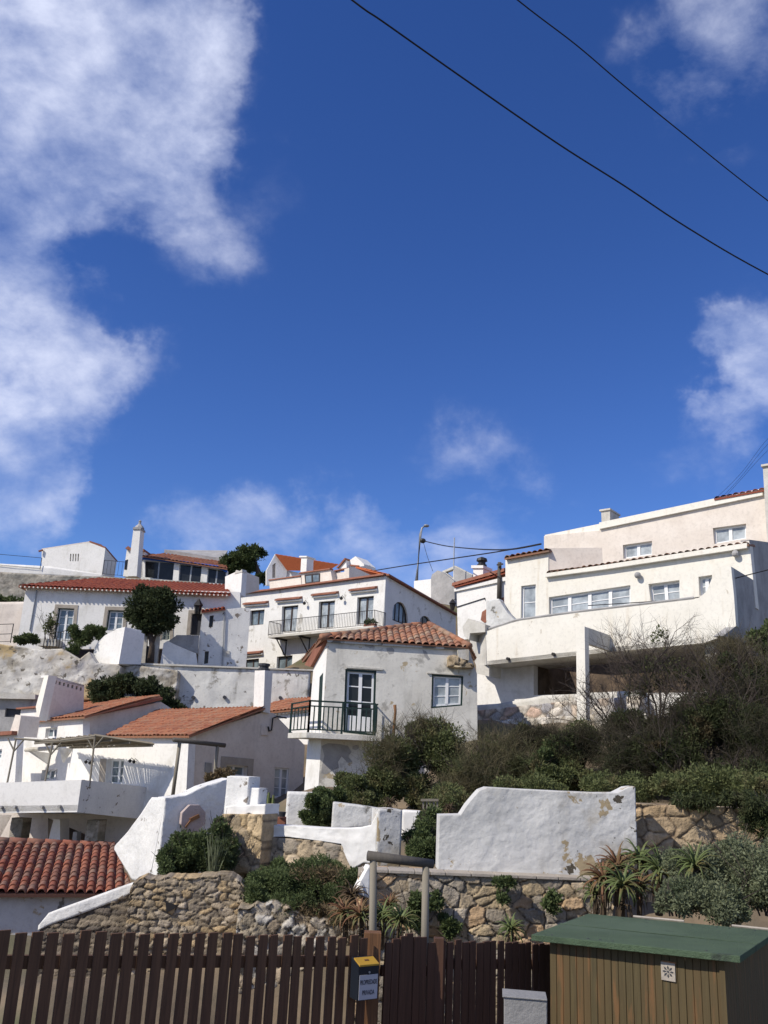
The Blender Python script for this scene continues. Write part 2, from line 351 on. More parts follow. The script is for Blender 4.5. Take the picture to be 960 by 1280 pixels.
class PL:
    """upright plane: through the point seen at (px,py) at distance Y, running right along heading ang (degrees, 0 = +X)"""
    def __init__(s, px, py, Y, ang, o=None):
        s.o = W(px, py, Y) if o is None else Vector(o); a = R(ang); s.ang = ang
        s.d = Vector((math.cos(a), math.sin(a), 0)); s.n = Vector((-math.sin(a), math.cos(a), 0))
    def pt(s, px, py, out=0.):
        r = ray(px, py); o = s.o - s.n * out
        return CAM + r * ((o - CAM).dot(s.n) / r.dot(s.n))
    def uv(s, p): q = Vector(p) - s.o; return (q.dot(s.d), q.z)
    def at(s, u, z, inn=0.): return s.o + s.d * u + Vector((0, 0, z)) + s.n * inn
    def turn(s, px, py, ang): return PL(0, 0, 0, ang, o=s.pt(px, py))
    def back(s, dist): return PL(0, 0, 0, s.ang, o=s.o + s.n * dist)
def Z(k, *c):
    ox, oy, sc = {1: (0, 640, 4.8), 2: (180, 640, 4.8), 3: (340, 660, 3.692), 4: (520, 640, 4.), 5: (720, 570, 4.), 6: (0, 820, 4.3636), 7: (200, 820, 4.3636),
                  8: (360, 760, 4.), 9: (0, 1000, 4.), 10: (180, 980, 3.4286), 11: (400, 960, 4.), 12: (560, 760, 4.), 13: (720, 760, 4.), 14: (120, 700, 4.8),
                  15: (0, 780, 6.), 16: (260, 960, 6.857), 17: (360, 660, 6.), 18: (400, 1060, 4.3636), 19: (600, 1000, 2.6667), 20: (700, 1000, 3.6923)}[k]
    return [(ox + c[i] / sc, oy + c[i + 1] / sc) for i in range(0, len(c), 2)]
def zone(pts): return pts
def slab(mb, pl, px, out=0., inn=.2):
    """polygon drawn on plane pl, pushed out towards the viewer and in behind"""
    P = [pl.pt(*p) for p in px]
    return mb.prism([p - pl.n * out for p in P], pl.n * (out + inn))
def wall(pl, outer, holes=(), thick=.3, mb=None, out=0.):
    """upright wall with openings: pixel polygons on the plane"""
    mb = mb or MB()
    loops = [[pl.pt(*p) - pl.n * out for p in outer]] + [[pl.pt(*p) - pl.n * out for p in h] for h in holes]
    uvs = [[Vector((*pl.uv(p), 0)) for p in l] for l in loops]
    tris = tessellate_polygon(uvs)
    flat = [p for l in loops for p in l]; n = len(flat); b = len(mb.v)
    mb.v += flat + [p + pl.n * thick for p in flat]
    for t in tris:
        mb.f.append(tuple(b + i for i in t)); mb.f.append(tuple(b + n + i for i in reversed(t)))
    k = 0
    for l in loops:
        m_ = len(l)
        for i in range(m_): j = (i + 1) % m_; mb.f.append((b + k + i, b + k + j, b + n + k + j, b + n + k + i))
        k += m_
    return mb
def rect(x0, y0, x1, y1, dy=0.): return [(x0, y0), (x1, y0 + dy), (x1, y1 + dy), (x0, y1)]
def window(root, pl, q, depth=.13, cols=2, rows=2, fwid=.055, mwid=.03, fm='winwhite', gm='glass', name='window', frame=None, frw=.05, pane_lo=0., label=None):
    """q = pixel quad TL,TR,BR,BL on the wall face. name > pane (and > frame: an outer casing in another colour)"""
    P = [pl.pt(*p) for p in q]
    def Q(s, t): return P[0] * (1 - s) * (1 - t) + P[1] * s * (1 - t) + P[2] * s * t + P[3] * (1 - s) * t
    Wd = (P[1] - P[0]).length; Hd = (P[3] - P[0]).length
    def bar(mb, s0, t0, s1, t1, d0, d1):
        mb.prism([Q(s0, t0) + pl.n * d0, Q(s1, t0) + pl.n * d0, Q(s1, t1) + pl.n * d0, Q(s0, t1) + pl.n * d0], pl.n * (d1 - d0))
    o = 0.
    if frame:
        o = frw
    a, c = o / Wd, o / Hd
    mb = MB(); f, g = fwid / Wd, fwid / Hd
    bar(mb, a, c, 1 - a, c + g, depth, depth + .06); bar(mb, a, 1 - c - g, 1 - a, 1 - c, depth, depth + .06)
    bar(mb, a, c + g, a + f, 1 - c - g, depth, depth + .06); bar(mb, 1 - a - f, c + g, 1 - a, 1 - c - g, depth, depth + .06)
    for i in range(1, cols):
        s = a + (1 - 2 * a) * i / cols; bar(mb, s - f * .8, c + g, s + f * .8, 1 - c - g, depth - .01, depth + .055)
    e = mwid / Hd
    for i in range(cols):
        s0 = a + (1 - 2 * a) * i / cols + f * (1 if i == 0 else .8); s1 = a + (1 - 2 * a) * (i + 1) / cols - f * (1 if i == cols - 1 else .8)
        for j in range(1, rows):
            t = c + (1 - 2 * c) * j / rows
            bar(mb, s0, t - e / 2, s1, t + e / 2, depth + .01, depth + .045)
        if pane_lo: bar(mb, s0, 1 - pane_lo, s1, 1 - c - g, depth + .005, depth + .045)
    w = mb.build(name, fm, root)
    if label: w['label'] = label
    p = MB(); bar(p, a + f * .5, c + g * .5, 1 - a - f * .5, 1 - c - g * .5, depth + .03, depth + .04); p.build('pane', gm, w)
    if frame:
        k = MB(); bar(k, 0, 0, 1, c, depth - .07, depth + .07); bar(k, 0, 1 - c, 1, 1, depth - .07, depth + .07)
        bar(k, 0, c, a, 1 - c, depth - .07, depth + .07); bar(k, 1 - a, c, 1, 1 - c, depth - .07, depth + .07)
        k.build('frame', frame, w)
    return w
def surround(root, pl, q, wd=.2, mt='stone_trim', name='stone_surround', top=True, bottom=False, out=.03):
    P = [pl.pt(*p) for p in q]; ex = pl.d * wd; ez = Vector((0, 0, wd)); mb = MB(); n = pl.n * (out + .02)
    P = [p - pl.n * out for p in P]
    mb.prism([P[0] - ex, P[0], P[3], P[3] - ex], n); mb.prism([P[1], P[1] + ex, P[2] + ex, P[2]], n)
    if top: mb.prism([P[0] - ex + ez, P[1] + ex + ez, P[1] + ex, P[0] - ex], n * 1.15)
    if bottom: mb.prism([P[3] - ex, P[2] + ex, P[2] + ex - ez * .6, P[3] - ex - ez * .6], n * 1.3)
    return mb.build(name, mt, root)

def tiles(name, E0, E1, R1, R0, mt, parent=None, pitch=.24, row=.38, amp=.05, res=6, slabt=.07, closed=True):
    """clay tile roof over the planar quad eave E0-E1, top R1-R0; columns of half-round tiles run up the slope"""
    E0, E1, R1, R0 = map(Vector, (E0, E1, R1, R0))
    e = (E1 - E0).normalized(); mid = ((R0 + R1) / 2 - E0); nn = e.cross(mid).normalized()
    if nn.z < 0: nn = -nn
    s = nn.cross(e)
    if s.dot(mid) < 0: s = -s
    poly = [((p - E0).dot(e), (p - E0).dot(s)) for p in (E0, E1, R1, R0)]
    umin = min(p[0] for p in poly); umax = max(p[0] for p in poly)
    def srange(u):
        xs = []
        for i in range(4):
            (x0, y0), (x1, y1) = poly[i], poly[(i + 1) % 4]
            if abs(x1 - x0) < 1e-6:
                if abs(u - x0) < 1e-3: xs += [y0, y1]
                continue
            if (x0 - 1e-6 <= u <= x1 + 1e-6) or (x1 - 1e-6 <= u <= x0 + 1e-6): xs.append(y0 + (y1 - y0) * (u - x0) / (x1 - x0))
        return (min(xs), max(xs)) if xs else (0, 0)
    nc = max(1, int(round((umax - umin) / pitch))); du = (umax - umin) / (nc * res)
    V, Fc, UV = [], [], []
    rg = random.Random(int(abs(E0.x * 100 + E0.y * 10)) + 3)
    smax = max(p[1] for p in poly); nr = int(math.ceil(smax / row)) + 1
    cols = []
    for c in range(nc):
        off = rg.uniform(-.05, .05)
        jit = [(rg.uniform(-.012, .012), rg.uniform(-.015, .015)) for _ in range(nr + 2)]
        strips = []
        for i in range(res + 1):
            u = umin + (c * res + i) * du; lo, hi = srange(min(max(u, umin + 1e-4), umax - 1e-4))
            x = i / res
            tt = (x - .5) / .38; h = amp * math.sqrt(1 - tt * tt) - amp * .1 if abs(tt) < 1 else -amp * .3
            pts = []
            for k in range(-1, nr + 1):
                a = (k + off) * row; b_ = a + row
                for (sv, lift) in ((a, .026), (b_, .0)):
                    sc = min(max(sv, lo), hi)
                    j = jit[k]
                    pts.append((sc, h + (lift * (1 if abs(tt) < 1 else .2)) + j[0], k))
            strips.append((u, pts))
        for i in range(res):
            (u0, p0), (u1, p1) = strips[i], strips[i + 1]
            for q in range(len(p0) - 1):
                if p0[q + 1][0] - p0[q][0] < 1e-5 and p1[q + 1][0] - p1[q][0] < 1e-5 and (q % 2 == 0 or p0[q][0] <= poly[0][1] + 1e-4 or p0[q][0] >= smax - 1e-4): continue
                b = len(V)
                for (u, (sc, h, k)) in ((u0, p0[q]), (u1, p1[q]), (u1, p1[q + 1]), (u0, p0[q + 1])):
                    V.append(E0 + e * u + s * sc + nn * h)
                Fc.append((b, b + 1, b + 2, b + 3)); kk = p0[q][2]
                UV += [(c + (i + .0) / res, kk + .1), (c + (i + .9) / res, kk + .1), (c + (i + .9) / res, kk + .9), (c + i / res, kk + .9)]
    b = len(V)
    sl = [E0 + e * a_ + s * c_ for a_, c_ in poly]
    V += [p - nn * amp * .3 for p in sl] + [p - nn * (slabt + amp * .3) for p in sl]
    quads = [(b, b + 1, b + 2, b + 3), (b + 7, b + 6, b + 5, b + 4)] + [(b + i, b + 4 + i, b + 4 + (i + 1) % 4, b + (i + 1) % 4) for i in range(4)]
    for q in quads: Fc.append(q); UV += [(.5, .5)] * 4
    me = bpy.data.meshes.new(name); me.from_pydata([tuple(v) for v in V], [], Fc)
    ul = me.uv_layers.new(name='UVMap'); ul.data.foreach_set('uv', np.array(UV, 'f').ravel())
    o = finish(me, name, mt, parent)
    me.polygons.foreach_set('use_smooth', [False] * len(me.polygons))
    return o
def ridge(parent, a, b, mt, r=.11, seg=.4, name='ridge_tiles'):
    a, b = Vector(a), Vector(b); L = (b - a).length; n = max(1, int(L / seg)); mb = MB()
    for i in range(n):
        mb.tube([a.lerp(b, i / n), a.lerp(b, (i + 1.08) / n)], [r * 1.1, r * .92], 8)
    me_o = mb.build(name, mt, parent, True)
    ul = me_o.data.uv_layers.new(name='UVMap')
    per = []
    for p in me_o.data.polygons: 
        for _ in p.loop_indices: per.append((p.index // 10 + .5, .5))
    ul.data.foreach_set('uv', np.array(per, 'f').ravel())
    return me_o
def dentils(parent, a, b, pitch=.24, r=.055, mt='mortar', depth=.12, n=None):
    """the row of pale mortar plugs beneath the eave tiles"""
    a, b = Vector(a), Vector(b); d = (b - a); L = d.length; d.normalize(); k = int(L / pitch); mb = MB()
    inn = Vector((-d.y, d.x, 0))
    for i in range(k):
        c = a + d * (pitch * (i + .5)); mb.tube([c, c + inn * depth], r, 6)
    return mb.build('eave_mortar', mt, parent)

def railing(root, pts, h, sp=.12, r=.012, mt='blackiron', name='railing', postr=.02, low=.08, topr=.02, mid=None, square=False):
    """upright bars between a bottom and a top rail along the ground polyline pts"""
    mb = MB(); up_ = Vector((0, 0, 1))
    for i in range(len(pts) - 1):
        a, b = Vector(pts[i]), Vector(pts[i + 1]); L = (b - a).length; k = max(1, int(L / sp))
        if square: mb.beam(a + up_ * h, b + up_ * h, topr * 2, topr * 2); mb.beam(a + up_ * low, b + up_ * low, topr * 1.6, topr * 1.6)
        else: mb.tube([a + up_ * h, b + up_ * h], topr, 5); mb.tube([a + up_ * low, b + up_ * low], topr * .8, 5)
        if mid: mb.beam(a + up_ * mid, b + up_ * mid, topr * 1.6, topr * 1.6)
        for j in range(1, k):
            c = a.lerp(b, j / k); t_ = mid or h
            if square: mb.beam(c + up_ * low, c + up_ * t_, r * 2, r * 2)
            else: mb.tube([c + up_ * low, c + up_ * t_], r, 4)
    o = mb.build(name, mt, root)
    for p in pts:
        q = MB(); q.beam(Vector(p), Vector(p) + up_ * (h + .01), postr * 2, postr * 2); q.build('post', mt, o)
    return o

# ---------------------------------------------------------------- numpy noise + relief walls
def h2(ix, iy, s=0):
    n = (ix.astype(np.int64) * 374761393 + iy.astype(np.int64) * 668265263 + s * 2147483647) & 0xffffffff
    n = ((n ^ (n >> 13)) * 1274126177) & 0xffffffff
    return ((n ^ (n >> 16)) & 0xffff) / 65535.
def vnoise(x, y, s=0):
    ix, iy = np.floor(x), np.floor(y); fx, fy = x - ix, y - iy
    fx = fx * fx * (3 - 2 * fx); fy = fy * fy * (3 - 2 * fy)
    return (h2(ix, iy, s) * (1 - fx) + h2(ix + 1, iy, s) * fx) * (1 - fy) + (h2(ix, iy + 1, s) * (1 - fx) + h2(ix + 1, iy + 1, s) * fx) * fy
def fbm(x, y, s=0, o=4):
    r = 0; a = .5
    for i in range(o): r = r + a * vnoise(x * 2 ** i, y * 2 ** i, s + i); a *= .5
    return r
def relief(name, pl, top, bot, thick=.3, res=.04, mode='plaster', mt='rough_white', amp=.03, cell=(.35, .25), pal=None, mortar=(.2, .17, .13), parent=None, seed=1, smooth=True, batter=0., joint=.12, out=0., rag=0.):
    """wall with a free top outline and a lumpy or stone-by-stone face"""
    T = [pl.uv(pl.pt(*p)) for p in top]; B = [pl.uv(pl.pt(*p)) for p in bot]
    tu = np.array([t[0] for t in T]); tz = np.array([t[1] for t in T]); bu = np.array([t[0] for t in B]); bz = np.array([t[1] for t in B])
    for i in range(1, len(tu)):
        if tu[i] <= tu[i - 1]: tu[i] = tu[i - 1] + 1e-3
    for i in range(1, len(bu)):
        if bu[i] <= bu[i - 1]: bu[i] = bu[i - 1] + 1e-3
    nu = max(2, int((tu[-1] - tu[0]) / res)); u = np.unique(np.concatenate([np.linspace(tu[0], tu[-1], nu + 1), tu])); nu = len(u) - 1
    zt = np.interp(u, tu, tz); zb = np.interp(u, bu, bz)
    if rag: zt = zt + (fbm(u * 4, u * 0 + 3, seed, 3) - .5) * rag
    nv = max(2, int((zt - zb).max() / res)); t = np.linspace(0, 1, nv + 1)
    U, Tt = np.meshgrid(u, t); Zz = zb + (zt - zb) * Tt
    X, Y = U + seed * 13.7, Zz + seed * 7.1
    if mode == 'plaster':
        d = (fbm(X * 1.6, Y * 1.6, seed) - .45) * amp * 2 + (fbm(X * 7, Y * 9, seed + 5, 3) - .45) * amp
        colr = None
    elif mode == 'rock':
        d = (fbm(X * .45, Y * .6, seed, 3) - .45) * amp * 3.2 + np.abs(fbm(X * 1.2, Y * 1.9, seed + 5, 5) - .45) * amp * 1.1 + (fbm(X * 6, Y * 8, seed + 8, 3) - .45) * amp * .35
        colr = None
    else:
        X0_, Y0_ = X, Y; X = X0_ + (fbm(X0_ * .9 / cell[0], Y0_ * .9 / cell[1], seed + 20, 4) - .5) * cell[0] * .75; Y = Y0_ + (fbm(X0_ * .9 / cell[0], Y0_ * .9 / cell[1], seed + 30, 4) - .5) * cell[1] * .75
        gx, gy = X / cell[0], Y / cell[1]
        row_ = np.floor(gy); f1 = np.full(X.shape, 9.); f2 = np.full(X.shape, 9.); idv = np.zeros(X.shape)
        for dy in (-1, 0, 1):
            ry = row_ + dy
            for dx in (-2, -1, 0, 1, 2):
                sh = (ry % 2) * .5; cx = np.floor(gx - sh) + dx
                pxx = cx + sh + .5 + (h2(cx, ry, seed) - .5) * .9; pyy = ry + .5 + (h2(cx, ry, seed + 1) - .5) * .8
                dist = (np.abs(gx - pxx) ** 2.2 + np.abs(gy - pyy) ** 2.2) ** (1 / 2.2)
                cid = h2(cx, ry, seed + 2)
                m1 = dist < f1
                f2 = np.where(m1, f1, np.minimum(f2, dist)); idv = np.where(m1, cid, idv); f1 = np.where(m1, dist, f1)
        e = np.clip((f2 - f1) / (joint * .95), 0, 1) ** .8
        idn = (idv * 977.13) % 1
        d = amp * .8 * (e * (.5 + .8 * idn)) + (fbm(X * 14, Y * 14, seed + 3, 4) - .45) * amp * .55 + e * (fbm(X * 4.3 + idv * 50, Y * 4.3, seed + 9, 3) - .4) * amp * .9
        P = np.array(pal); k = (idv * 0.9999 * len(P)).astype(int); c = P[k] * (.85 + .35 * idn)[..., None] * (.85 + .4 * fbm(X * 6, Y * 6, seed + 4, 3))[..., None]
        mo = np.array(mortar); wgt = np.clip((f2 - f1) / (joint * .75), 0, 1)[..., None]
        colr = mo * (1 - wgt) + c * wgt
    d = d + batter * (1 - Tt) * (zt - zb)
    nv1, nu1 = U.shape
    o = np.array(pl.o); dd_ = np.array(pl.d); nn = np.array(pl.n)
    front = o + U[..., None] * dd_ + (-(d + out))[..., None] * nn; front[..., 2] = pl.o.z + Zz
    back = o + U[..., None] * dd_ + thick * nn; back = np.array(back); back[..., 2] = pl.o.z + Zz
    V = np.concatenate([front.reshape(-1, 3), back.reshape(-1, 3)]); n = nv1 * nu1
    idx = np.arange(n).reshape(nv1, nu1)
    q = np.stack([idx[:-1, :-1], idx[:-1, 1:], idx[1:, 1:], idx[1:, :-1]], -1).reshape(-1, 4)
    qb = q[:, ::-1] + n
    def strip(a): return np.stack([a[:-1], a[1:], a[1:] + n, a[:-1] + n], -1)
    fs = np.concatenate([q, qb, strip(idx[-1]), strip(idx[0])[:, ::-1], strip(idx[:, 0]), strip(idx[:, -1])[:, ::-1]])
    me = bpy.data.meshes.new(name); me.vertices.add(len(V)); me.vertices.foreach_set('co', V.astype('f').ravel())
    me.loops.add(fs.size); me.loops.foreach_set('vertex_index', fs.astype('i').ravel())
    me.polygons.add(len(fs)); me.polygons.foreach_set('loop_start', np.arange(0, fs.size, 4, dtype='i')); me.polygons.foreach_set('loop_total', np.full(len(fs), 4, 'i'))
    me.update(calc_edges=True)
    if colr is not None:
        c4 = np.ones((len(V), 4), 'f'); c4[:n, :3] = colr.reshape(-1, 3); c4[n:, :3] = colr.reshape(-1, 3)
        at = me.color_attributes.new('Col', 'FLOAT_COLOR', 'POINT'); at.data.foreach_set('color', c4.ravel())
    sm = np.zeros(len(fs), bool); sm[:len(q)] = smooth; me.polygons.foreach_set('use_smooth', sm)
    me.validate()
    return finish(me, name, mt, parent)

# ---------------------------------------------------------------- foliage
def leaves(name, blobs, count, size, mt, parent=None, seed=1, sub=14, aspect=.45, shell=.55, droop=0., upb=.35):
    """leaf-sized faces spread through the clumps of a crown. blobs: (centre, (rx, ry, rz))"""
    rg = np.random.default_rng(seed); vol = np.array([b[1][0] * b[1][1] * b[1][2] for b in blobs]) ** .67; vol /= vol.sum()
    C = []; rr = []
    for b, w in zip(blobs, vol):
        k = max(3, int(sub * w * len(blobs)))
        d = rg.normal(size=(k, 3)); d /= np.linalg.norm(d, axis=1)[:, None]; rad = rg.uniform(.2, .80, (k, 1))
        c = np.array(b[0]) + d * rad * np.array(b[1]); s = rg.uniform(.18, .40, (k, 1)) * np.array(b[1]).mean()
        n = max(1, int(count * w / k))
        for i in range(k):
            q = rg.normal(size=(n, 3)); q /= np.linalg.norm(q, axis=1)[:, None]
            q *= (shell + (1 - shell) * rg.random((n, 1))) * s[i] * rg.uniform(.75, 1.25, (n, 1))
            q[:, 2] *= .85
            C.append(c[i] + q); rr.append(q)
    C = np.concatenate(C); D = np.concatenate(rr); n = len(C)
    D = D / (np.linalg.norm(D, axis=1)[:, None] + 1e-6) + rg.normal(size=(n, 3)) * .8; D[:, 2] += upb - droop
    D /= np.linalg.norm(D, axis=1)[:, None]
    t = np.cross(D, rg.normal(size=(n, 3))); t /= np.linalg.norm(t, axis=1)[:, None]
    s = size * np.clip(rg.lognormal(0, .4, (n, 1)), .35, 2.2); wv = t * s * aspect * .5; lv = D * s
    V = np.stack([C, C + lv * .5 + wv, C + lv, C + lv * .5 - wv], 1).reshape(-1, 3)
    me = bpy.data.meshes.new(name); me.vertices.add(len(V)); me.vertices.foreach_set('co', V.astype('f').ravel())
    me.loops.add(4 * n); me.loops.foreach_set('vertex_index', np.arange(4 * n, dtype='i'))
    me.polygons.add(n); me.polygons.foreach_set('loop_start', np.arange(0, 4 * n, 4, dtype='i')); me.polygons.foreach_set('loop_total', np.full(n, 4, 'i'))
    me.update(calc_edges=True)
    return finish(me, name, mt, parent)
def pb(px, py, Y, rx, ry, dep=None):
    """blob given by where it stands: centre, pixel radii turned into metres at that distance, depth in metres"""
    k = Y / F / math.cos(PITCH) * .99; return (W(px, py, Y), (rx * k, dep or rx * k, ry * k))
def twigs(mb, base, d, L, r, lev, rg, bend=.25, spread=.6, n=3, sides=4, upw=.15):
    pts = [Vector(base)]; d = Vector(d).normalized(); seg = 4
    for i in range(seg):
        d = (d + Vector((rg.gauss(0, bend), rg.gauss(0, bend), rg.gauss(0, bend) + upw)) * .5).normalized(); pts.append(pts[-1] + d * L / seg)
    mb.tube(pts, [r * (1 - .55 * i / seg) for i in range(seg + 1)], sides)
    if lev > 0:
        for k in range(n):
            i = rg.randint(1, seg); a = Vector((rg.gauss(0, 1), rg.gauss(0, 1), rg.gauss(0, .8))).normalized()
            twigs(mb, pts[i], (d + a * spread * 1.3), L * rg.uniform(.5, .8), r * .55, lev - 1, rg, bend, spread, n, 3, upw)
def strands(name, blobs, count, length, width, mt, parent=None, seed=1, lean=.45, bend=.5):
    rg = np.random.default_rng(seed); vol = np.array([b[1][0] * b[1][1] * b[1][2] for b in blobs]) ** .67; vol /= vol.sum(); C = []
    for b, w in zip(blobs, vol):
        n = max(1, int(count * w)); nt_ = max(3, n // 22); tc_ = rg.uniform(-1, 1, (nt_, 3)); k = rg.integers(0, nt_, n)
        q = tc_[k] * np.array([.85, .85, .8]) + rg.normal(size=(n, 3)) * .07; C.append(np.array(b[0]) + q * np.array(b[1]))
    C = np.concatenate(C); n = len(C); D = rg.normal(size=(n, 3)) * lean; D[:, 2] += 1; D /= np.linalg.norm(D, axis=1)[:, None]
    L = length * rg.uniform(.45, 1.3, (n, 1)); side = np.cross(D, rg.normal(size=(n, 3))); side /= np.linalg.norm(side, axis=1)[:, None]; bd = rg.normal(size=(n, 3)) * bend; bd[:, 2] -= .25
    P = [C + D * L * t + bd * L * t * t * .5 for t in (0, .5, 1.)]; wd = width * .5
    V = np.stack([P[0] - side * wd, P[0] + side * wd, P[1] + side * wd * .8, P[1] - side * wd * .8, P[2] + side * wd * .2, P[2] - side * wd * .2], 1).reshape(-1, 3)
    b0_ = np.arange(n)[:, None] * 6; Q = np.concatenate([b0_ + np.array([[0, 1, 2, 3]]), b0_ + np.array([[3, 2, 4, 5]])], 1).reshape(-1, 4)
    me = bpy.data.meshes.new(name); me.vertices.add(len(V)); me.vertices.foreach_set('co', V.astype('f').ravel())
    me.loops.add(Q.size); me.loops.foreach_set('vertex_index', Q.astype('i').ravel())
    me.polygons.add(len(Q)); me.polygons.foreach_set('loop_start', np.arange(0, Q.size, 4, dtype='i')); me.polygons.foreach_set('loop_total', np.full(len(Q), 4, 'i'))
    me.update(calc_edges=True)
    return finish(me, name, mt, parent)
def bush(name, label, cat, blobs, count, size, mt, seed=1, group=None, stems=5, twigc=0, extra=None, brush=None, lean_=.8, **kw):
    c = blobs[0][0]; zmin = min(b[0].z - b[1][2] for b in blobs); root = thing(name, label, cat, (c.x, c.y, zmin), group)
    leaves('foliage', blobs, count, size, mt, root, seed, **kw)
    if extra: leaves('dry_foliage', extra[0], extra[1], extra[2], extra[3], root, seed + 50)
    if brush: strands('dry_stalks', brush[0], brush[1], brush[2], brush[3], brush[4], root, seed + 60, lean_, .9)
    rg = random.Random(seed); mb = MB()
    for b in blobs:
        for k in range(stems):
            a = Vector((b[0].x + rg.uniform(-.3, .3) * b[1][0], b[0].y, b[0].z - b[1][2] * .95))
            twigs(mb, a, (rg.uniform(-.6, .6), rg.uniform(-.5, .3), 1), b[1][2] * 1.5, max(.012, b[1][0] * .02), 1 + (twigc > 0), rg, n=3 + twigc)
    mb.build('stem', 'twig', root)
    return root
# ================================================================ terrain
ctrl = []
def cp(px, py, Y, dz=0.):
    p = W(px, py, Y); ctrl.append((p.x, p.y, p.z + dz))
for X in (-12, 0, 12):
    for Y in (-12, -4, 1, 2.6): ctrl.append((X, Y, 0.))
for X in (-8, -4, 0, 4, 8): ctrl.append((X, 4.6, -.9))
for px in (-200, 0, 200, 400, 600, 800, 1100):
    ctrl.append((W(px, 900, 7).x, 7, -1.7)); ctrl.append((W(px, 900, 10).x, 10, -2.7)); ctrl.append((W(px, 900, 13.2).x, 13.2, -3.1))
for px in (450, 540, 640, 740, 800, 900, 1000, 1150): cp(px, 1108, 15.6); cp(px, 1050, 19)
for px in (860, 960, 1060): cp(px, 1050, 16.6)
for px in (300, 400): cp(px, 1112, 16.6); cp(px, 1090, 19.6); cp(px, 1070, 22)
cp(240, 1108, 16.8)
for px in (-80, 0, 60, 120, 160): [cp(px, 1215, Y_) for Y_ in (13.5, 16, 18, 19.5, 21)]
for px in (180, 215): cp(px, 1160, 19); cp(px, 1150, 21)
for px in (-150, 0, 100): [cp(px, 1150, Y_) for Y_ in (16.5, 19, 22)]; [cp(px, 1085, Y_) for Y_ in (25, 29, 33)]
for px in (230, 330, 400): cp(px, 1055, 26); cp(px, 1040, 31)
for px in (330, 400): cp(px, 1030, 35)
for px in (420, 520): cp(px, 1010, 24); cp(px, 985, 28)
for px in (620, 740, 860, 960, 1060): cp(px, 1005, 22); cp(px, 960, 26); cp(px, 925, 29); cp(px, 905, 31)
for px in (600, 760, 900): cp(px, 885, 37); cp(px, 900, 33)
for px in (-150, 0, 100, 200): cp(px, 1064, 36); cp(px, 1040, 40); cp(px, 985, 43)
for px in (300, 400, 480, 560): cp(px, 990, 36); cp(px, 930, 43)
for px in (-100, -20, 30): cp(px, 825, 50); cp(px, 825, 53); cp(px, 820, 56)
for px in (-100, 0, 100, 170): cp(px, 845, 47.5); cp(px, 850, 45, -.8)
for px in (0, 120, 220): cp(px, 842, 50)
for px in (280, 340, 400, 460): cp(px, 850, 49); cp(px, 850, 54); cp(px, 850, 60)
cp(290, 850, 66); cp(340, 850, 66)
for px in (-100, 0, 100, 200): cp(px, 775, 58); cp(px, 740, 66)
for px in (400, 480, 560, 640, 760, 900, 1100): cp(px, 800, 60); cp(px, 740, 75); cp(px, 745, 95)
for px in (-300, 0, 200): cp(px, 738, 75); cp(px, 750, 95)
for X in (-120, -50, 0, 50, 120):
    ctrl.append((X, 130, 15)); ctrl.append((X, 170, 10)); ctrl.append((X, -40, -2)); ctrl.append((X * 1.5, 260, -6))
CT = np.array(ctrl)
def terrain_z(x, y):
    x = np.asarray(x, float)[..., None]; y = np.asarray(y, float)[..., None]
    d2 = ((x - CT[:, 0]) * .75) ** 2 + (y - CT[:, 1]) ** 2
    w = 1 / (d2 + .35) ** 2.1
    return (w * CT[:, 2]).sum(-1) / w.sum(-1)
def sheet(name, xs, ys, mt, kind='structure', dz=0.):
    X, Y = np.meshgrid(xs, ys); Zt = terrain_z(X, Y) + (fbm(X * .7, Y * .7, 3) - .47) * .35 * np.clip((Y - 5) / 6, 0, 1) + dz
    far = np.clip((np.hypot(X, Y - 40) - 150) / 300, 0, 1); Zt = Zt * (1 - far) + -12 * far
    n1, n0 = X.shape; idx = np.arange(n1 * n0).reshape(n1, n0)
    q = np.stack([idx[:-1, :-1], idx[:-1, 1:], idx[1:, 1:], idx[1:, :-1]], -1).reshape(-1, 4)
    me = bpy.data.meshes.new(name); me.from_pydata(np.stack([X, Y, Zt], -1).reshape(-1, 3).tolist(), [], q.tolist())
    me.polygons.foreach_set('use_smooth', [True] * len(me.polygons))
    o = finish(me, name, mt, None); return tagit(o, kind=kind)
g = lambda a, b, n: list(np.linspace(a, b, n, endpoint=False))
xs = np.array(g(-3000, -300, 8) + g(-300, -60, 16) + g(-60, -24, 36) + g(-24, 24, 110) + g(24, 60, 36) + g(60, 300, 16) + list(np.linspace(300, 3000, 9)))
ys = np.array(g(-3000, -100, 9) + g(-100, 0, 20) + g(0, 50, 130) + g(50, 110, 60) + g(110, 300, 25) + list(np.linspace(300, 4000, 12)))
tagit(sheet('terrain', xs, ys, 'soil'), label='dry earth of the terraced hillside')
rb = MB(); rb.prism([(-60, -4, .02), (60, -4, .02), (60, 2.4, .02), (-60, 2.4, .02)], Vector((0, 0, -.3))); tagit(rb.build('road', 'asphalt'), kind='structure', label='asphalt road above the fence')

A_, B_ = -37.7, 52.3      # the two street-grid headings of the village
def base(pl, px, py): return pl.pt(px, py)
def px_box(root, name, mt, front, pl, depth, out=0.): 
    mb = MB(); slab(mb, pl, front, out, depth); return mb.build(name, mt, root)

